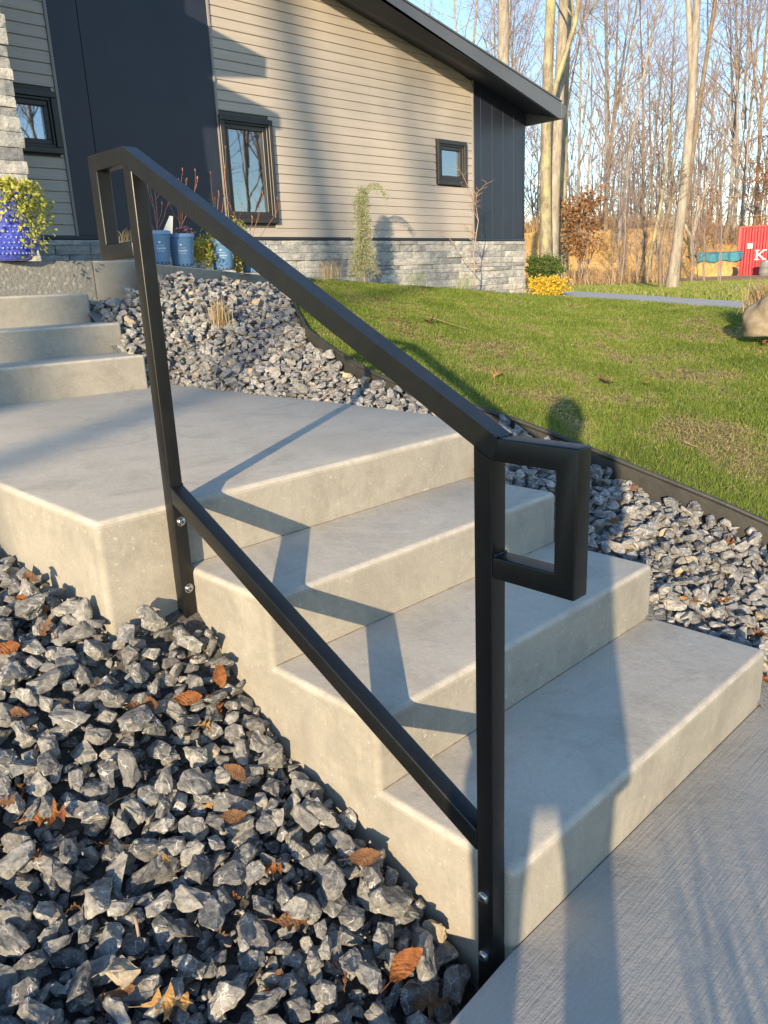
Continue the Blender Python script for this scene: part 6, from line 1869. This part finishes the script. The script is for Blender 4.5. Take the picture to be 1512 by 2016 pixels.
for i in range(nx_):
    for j in range(ny_): bm.faces.new((rows[i][j], rows[i + 1][j], rows[i + 1][j + 1], rows[i][j + 1]))
bmesh.ops.solidify(bm, geom=bm.faces[:], thickness=0.008)
tp = bm_obj('tarp', bm, M['tarp'], None, smooth=True); tp.location = (A.x, A.y, 0); tp.rotation_euler = (0, 0, math.atan2(ux.y, ux.x))
tag(tp, 'crumpled bright blue tarp draped left of the red container', 'tarp')
# small black path light by the drive
P = at_depth(1448, 581, 15.0)
t_ = thing('path_light', P, 'small black stake light in the grass beyond the driveway', 'light')
lathe('stake', [(0.012, -0.1), (0.012, 0.10)], M['rubber'], t_, n=8); lathe('head', [(0.0, 0.1), (0.03, 0.1), (0.035, 0.15), (0.0, 0.16)], M['drum'], t_, n=12)

# ================================================================== TREES BEHIND THE CAMERA that shade the scene
LH = Vector((LD.x, LD.y, 0)).normalized(); LP = Vector((LH.y, -LH.x, 0))   # LP: across the light, to its right
SHADE = 'bare trees west of the steps whose shadows cross the house'
SHADERS = []
for sd, H_, r_, fi, nm in ((31, 19, 0.25, 0.85, 2), (32, 16, 0.12, 0.6, 4), (33, 17, 0.16, 0.45, 6)):
    tk, cr = tree_data(sd, H_, r_, fi, 0.45, nm, 0, 0.0, twigs=2)
    SHADERS.append((tk.mesh('trunk', M['bark_grey']), cr.mesh('crown', M['twig'])))
def shade_tree(u, back, kind, s, rz, label, base_z=-0.3):
    # u is measured across the light, back along it
    P = LP * u - LH * back
    t_ = thing('bare_tree', (P.x, P.y, base_z), label, 'tree', SHADE, rz)
    t_.scale = (s, s, s)
    link('trunk', SHADERS[kind][0], t_); link('crown', SHADERS[kind][1], t_)
shade_tree(-2.50, 27, 0, 1.0, 0.5, 'tall bare tree whose trunk shades the middle of the siding')
shade_tree(-1.66, 34, 2, 1.0, 2.5, 'bare tree that throws a soft trunk shadow over the landing')
for k, (uu_, bb_, hh_) in enumerate([(0.42, 1.9, 0.66), (0.56, 2.2, 0.70)]):  # unseen tufts added to throw thin stripes of shadow on the walkway
    Pg = LP * uu_ - LH * bb_
    grass_tuft('ornamental_grass', Vector((Pg.x, Pg.y, 0.0)), 34, hh_, M['reed'], ('added sparse tall grass clump out of frame whose blades stripe the walkway', 'second added sparse grass clump out of frame striping the walkway')[k], 0.30, 0.017, 'grass', 0.06)
# unseen leafy shrub added so that a ragged shadow lies on the nearest stones
Psh = LP * (-0.72) - LH * 2.0
t_ = plant_thing('shadow_shrub', (Psh.x, Psh.y, -0.25), 'added low loose shrub out of frame whose ragged shadow covers the nearest stones', 'shrub')
cloud('foliage', (0, 0, 0.34), 0.34, 900, 0.06, M['box'], t_, shell=0.2, seed=6, squash=(0.9, 0.9, 0.85))
srg2 = random.Random(99)
for k in range(16):
    # woods seen in the window panes, well off the sun's path
    x = srg2.uniform(-10, 60); y = srg2.uniform(-60, -26)
    if abs(x * LP.x + y * LP.y) < 9: continue
    place_tree(srg2.randrange(6), x, y, srg2.uniform(0.8, 1.1), srg2.uniform(0, 6), 'bare tree of the wood across the drive, behind the photographer', 'bare trees behind the photographer', 1, -0.3)

for k, (x, y) in enumerate([(22, -17), (26, -19), (29, -24), (25, -27), (32, -28), (20, -24), (35, -25), (15, -26), (11, -22), (28, -33), (38, -34), (18, -34)]):
    place_tree((1, 3, 0, 2, 5)[k % 5], x, y, 0.9, k * 1.1, 'bare tree of the wood across the drive, behind the photographer', 'bare trees behind the photographer', 1, -0.3)

# ================================================================== PHOTOGRAPHER (only the shadow is in the picture)
PX, PY = -1.36 - 0.53 * 0.03, -0.945 + 0.848 * 0.03
per = thing('person', (PX, PY, 0), 'person in dark jacket holding up a phone, seen only as a long shadow', 'person', rz=math.atan2(-LH.x, LH.y) + 0.10)
def skin_body(name, joints, edges, mat, parent, root=0, sub=1):
    me = bpy.data.meshes.new(name)
    me.from_pydata([j[0] for j in joints], edges, [])
    o = link(name, me, parent)
    bm = bmesh.new(); bm.from_mesh(me)
    sl = bm.verts.layers.skin.verify()
    bm.verts.ensure_lookup_table()
    for i, v_ in enumerate(bm.verts):
        r = joints[i][1]; v_[sl].radius = r if isinstance(r, tuple) else (r, r); v_[sl].use_root = (i == root)
    bm.to_mesh(me); bm.free()
    me.materials.append(mat)
    m = o.modifiers.new('skin', 'SKIN'); m.use_smooth_shade = True
    s_ = o.modifiers.new('subsurf', 'SUBSURF'); s_.levels = sub; s_.render_levels = sub
    return o
# local frame: +Y towards the steps, X to the right, standing height about 1.62
hx = 0.082
J = [((0, 0, 0.84), (0.135, 0.10)), ((0, 0, 1.0), (0.13, 0.09)), ((0, 0.01, 1.16), (0.145, 0.10)), ((0, 0.01, 1.29), (0.125, 0.08)), ((0, 0.02, 1.37), 0.05), ((0, 0.03, 1.42), 0.048), ((0, 0.045, 1.49), (0.074, 0.088)), ((0, 0.045, 1.57), (0.066, 0.078)),
     ((-hx, 0, 0.76), 0.082), ((-hx - .005, 0.01, 0.44), 0.056), ((-hx - .01, -0.01, 0.10), 0.052), ((-hx - .015, 0.05, 0.045), 0.044), ((-hx - .02, 0.13, 0.035), 0.030),
     ((hx, 0, 0.76), 0.082), ((hx + .012, 0.01, 0.44), 0.056), ((hx + .02, -0.01, 0.10), 0.052), ((hx + .025, 0.05, 0.045), 0.044), ((hx + .03, 0.13, 0.035), 0.030),
     ((-0.155, 0.0, 1.31), 0.055), ((-0.185, 0.07, 1.09), 0.044), ((-0.075, 0.27, 1.20), 0.030), ((-0.058, 0.30, 1.215), 0.026),
     ((0.155, 0.0, 1.31), 0.055), ((0.175, 0.07, 1.09), 0.044), ((0.085, 0.27, 1.20), 0.030), ((0.068, 0.30, 1.215), 0.026)]
Eg = [(0, 1), (1, 2), (2, 3), (3, 4), (4, 5), (5, 6), (6, 7), (0, 8), (8, 9), (9, 10), (10, 11), (11, 12), (0, 13), (13, 14), (14, 15), (15, 16), (16, 17), (3, 18), (18, 19), (19, 20), (20, 21), (3, 22), (22, 23), (23, 24), (24, 25)]
skin_body('body', J, Eg, M['jeans'], per)
# jacket shell over torso and arms, hem at thigh height
bm = bmesh.new(); rings = []
for (z_, rx, ry) in [(0.60, 0.185, 0.135), (0.66, 0.182, 0.135), (0.80, 0.175, 0.135), (0.95, 0.165, 0.125), (1.10, 0.175, 0.13), (1.22, 0.185, 0.13), (1.30, 0.180, 0.115), (1.36, 0.115, 0.085), (1.41, 0.066, 0.066)]:
    rings.append([bm.verts.new((rx * math.cos(a), ry * math.sin(a) + 0.005, z_ + 0.01 * math.sin(3 * a))) for a in np.linspace(0, math.tau, 24, endpoint=False)])
for a, b in zip(rings[:-1], rings[1:]):
    for j in range(24): bm.faces.new((a[j], a[(j + 1) % 24], b[(j + 1) % 24], b[j]))
bmesh.ops.recalc_face_normals(bm, faces=bm.faces)
bm_obj('jacket', bm, M['jacket'], per, smooth=True)
tb = Tubes()
for s_ in (-1, 1):
    tb.add([(s_ * 0.15, 0.0, 1.325), (s_ * 0.178, 0.03, 1.20), (s_ * 0.186, 0.075, 1.08), (s_ * 0.14, 0.17, 1.135), (s_ * 0.085, 0.262, 1.195)], [0.066, 0.060, 0.056, 0.045, 0.036], 12)
link('sleeves', tb.mesh('sleeves', M['jacket']), per)
# head with face and hair over the body's head joint
bm = bmesh.new(); bmesh.ops.create_icosphere(bm, subdivisions=4, radius=1.0)
for v_ in bm.verts:
    c = v_.co.copy(); x_, y_, z_ = c
    jaw = 1 - 0.22 * max(0, -z_) ; nose = 0.16 * math.exp(-((x_ / 0.13) ** 2 + ((z_ + 0.05) / 0.2) ** 2)) if y_ > 0.6 else 0
    eye = -0.06 * (math.exp(-(((abs(x_) - 0.35) / 0.14) ** 2 + ((z_ - 0.12) / 0.1) ** 2))) if y_ > 0.4 else 0
    mouth = -0.035 * math.exp(-((x_ / 0.28) ** 2 + ((z_ + 0.45) / 0.05) ** 2)) if y_ > 0.5 else 0
    v_.co = Vector((x_ * 0.080 * jaw, (y_ + nose + eye + mouth) * 0.097 * (jaw * .3 + .7), z_ * 0.118))
hd = bm_obj('head', bm, M['skin'], per, smooth=True); hd.location = (0, 0.045, 1.515)
for s_ in (-1, 1):
    bm = bmesh.new(); bmesh.ops.create_icosphere(bm, subdivisions=2, radius=1.0); bmesh.ops.scale(bm, vec=(0.012, 0.02, 0.03), verts=bm.verts)
    e = bm_obj('ear', bm, M['skin'], hd, smooth=True); e.location = (s_ * 0.082, 0.0, 0)
    bm = bmesh.new(); bmesh.ops.create_icosphere(bm, subdivisions=2, radius=0.012); e = bm_obj('eye', bm, M['white'], hd, smooth=True); e.location = (s_ * 0.03, 0.082, 0.014)
bm = bmesh.new(); bmesh.ops.create_icosphere(bm, subdivisions=4, radius=1.0)
bmesh.ops.delete(bm, geom=[v_ for v_ in bm.verts if (v_.co.y > 0.35 and v_.co.z < 0.45)], context='VERTS')
for v_ in bm.verts: v_.co = Vector((v_.co.x * 0.088, v_.co.y * 0.104, v_.co.z * (0.128 if v_.co.z > -0.2 else 0.15)))
h_ = bm_obj('hair', bm, M['hair'], per, smooth=True); h_.location = (0, 0.042, 1.522)
# hands round the phone
def hand(side):
    wrist = Vector((side * 0.068, 0.295, 1.212)); palm = Vector((side * 0.048, 0.335, 1.235))
    J = [(tuple(wrist), (0.020, 0.014)), (tuple(wrist.lerp(palm, .5)), (0.026, 0.014)), (tuple(palm), (0.026, 0.013))]; Eg = [(0, 1), (1, 2)]
    for k, (ln, up_) in enumerate([(0.9, 0.030), (1.0, 0.012), (0.95, -0.006), (0.8, -0.022)]):
        b0 = palm + Vector((side * -0.002, 0.002, up_)); 
        p1 = b0 + Vector((-side * 0.004, 0.022 * ln, 0.002)); p2 = p1 + Vector((-side * 0.016 * ln, 0.008, 0.0)); p3 = p2 + Vector((-side * 0.014 * ln, -0.008, 0.0))
        i = len(J); J += [(tuple(b0), 0.0095), (tuple(p1), 0.009), (tuple(p2), 0.008), (tuple(p3), 0.007)]; Eg += [(2, i), (i, i + 1), (i + 1, i + 2), (i + 2, i + 3)]
    i = len(J); t0 = wrist.lerp(palm, 0.4) + Vector((-side * 0.012, -0.004, 0.012)); t1 = t0 + Vector((-side * 0.014, 0.006, 0.02)); t2 = t1 + Vector((-side * 0.012, 0.008, 0.016))
    J += [(tuple(t0), 0.011), (tuple(t1), 0.0095), (tuple(t2), 0.008)]; Eg += [(1, i), (i, i + 1), (i + 1, i + 2)]
    skin_body('hand', J, Eg, M['skin'], per)
hand(-1); hand(1)
ph = bm = bmesh.new(); bbox(bm, -0.036, 0.036, -0.075, 0.075, -0.0042, 0.0042)
bmesh.ops.bevel(bm, geom=list(bm.edges), offset=0.0035, segments=2, affect='EDGES')
ph = bm_obj('phone', bm, M['rubber'], None, smooth=True, auto=35)
ph.matrix_world = Matrix.Translation(EYE - CF * 0.018 - CU * 0.055) @ Matrix((CR, CU, -CF)).transposed().to_4x4()
tag(ph, 'black phone held by the person, hidden behind the point of view', 'phone')
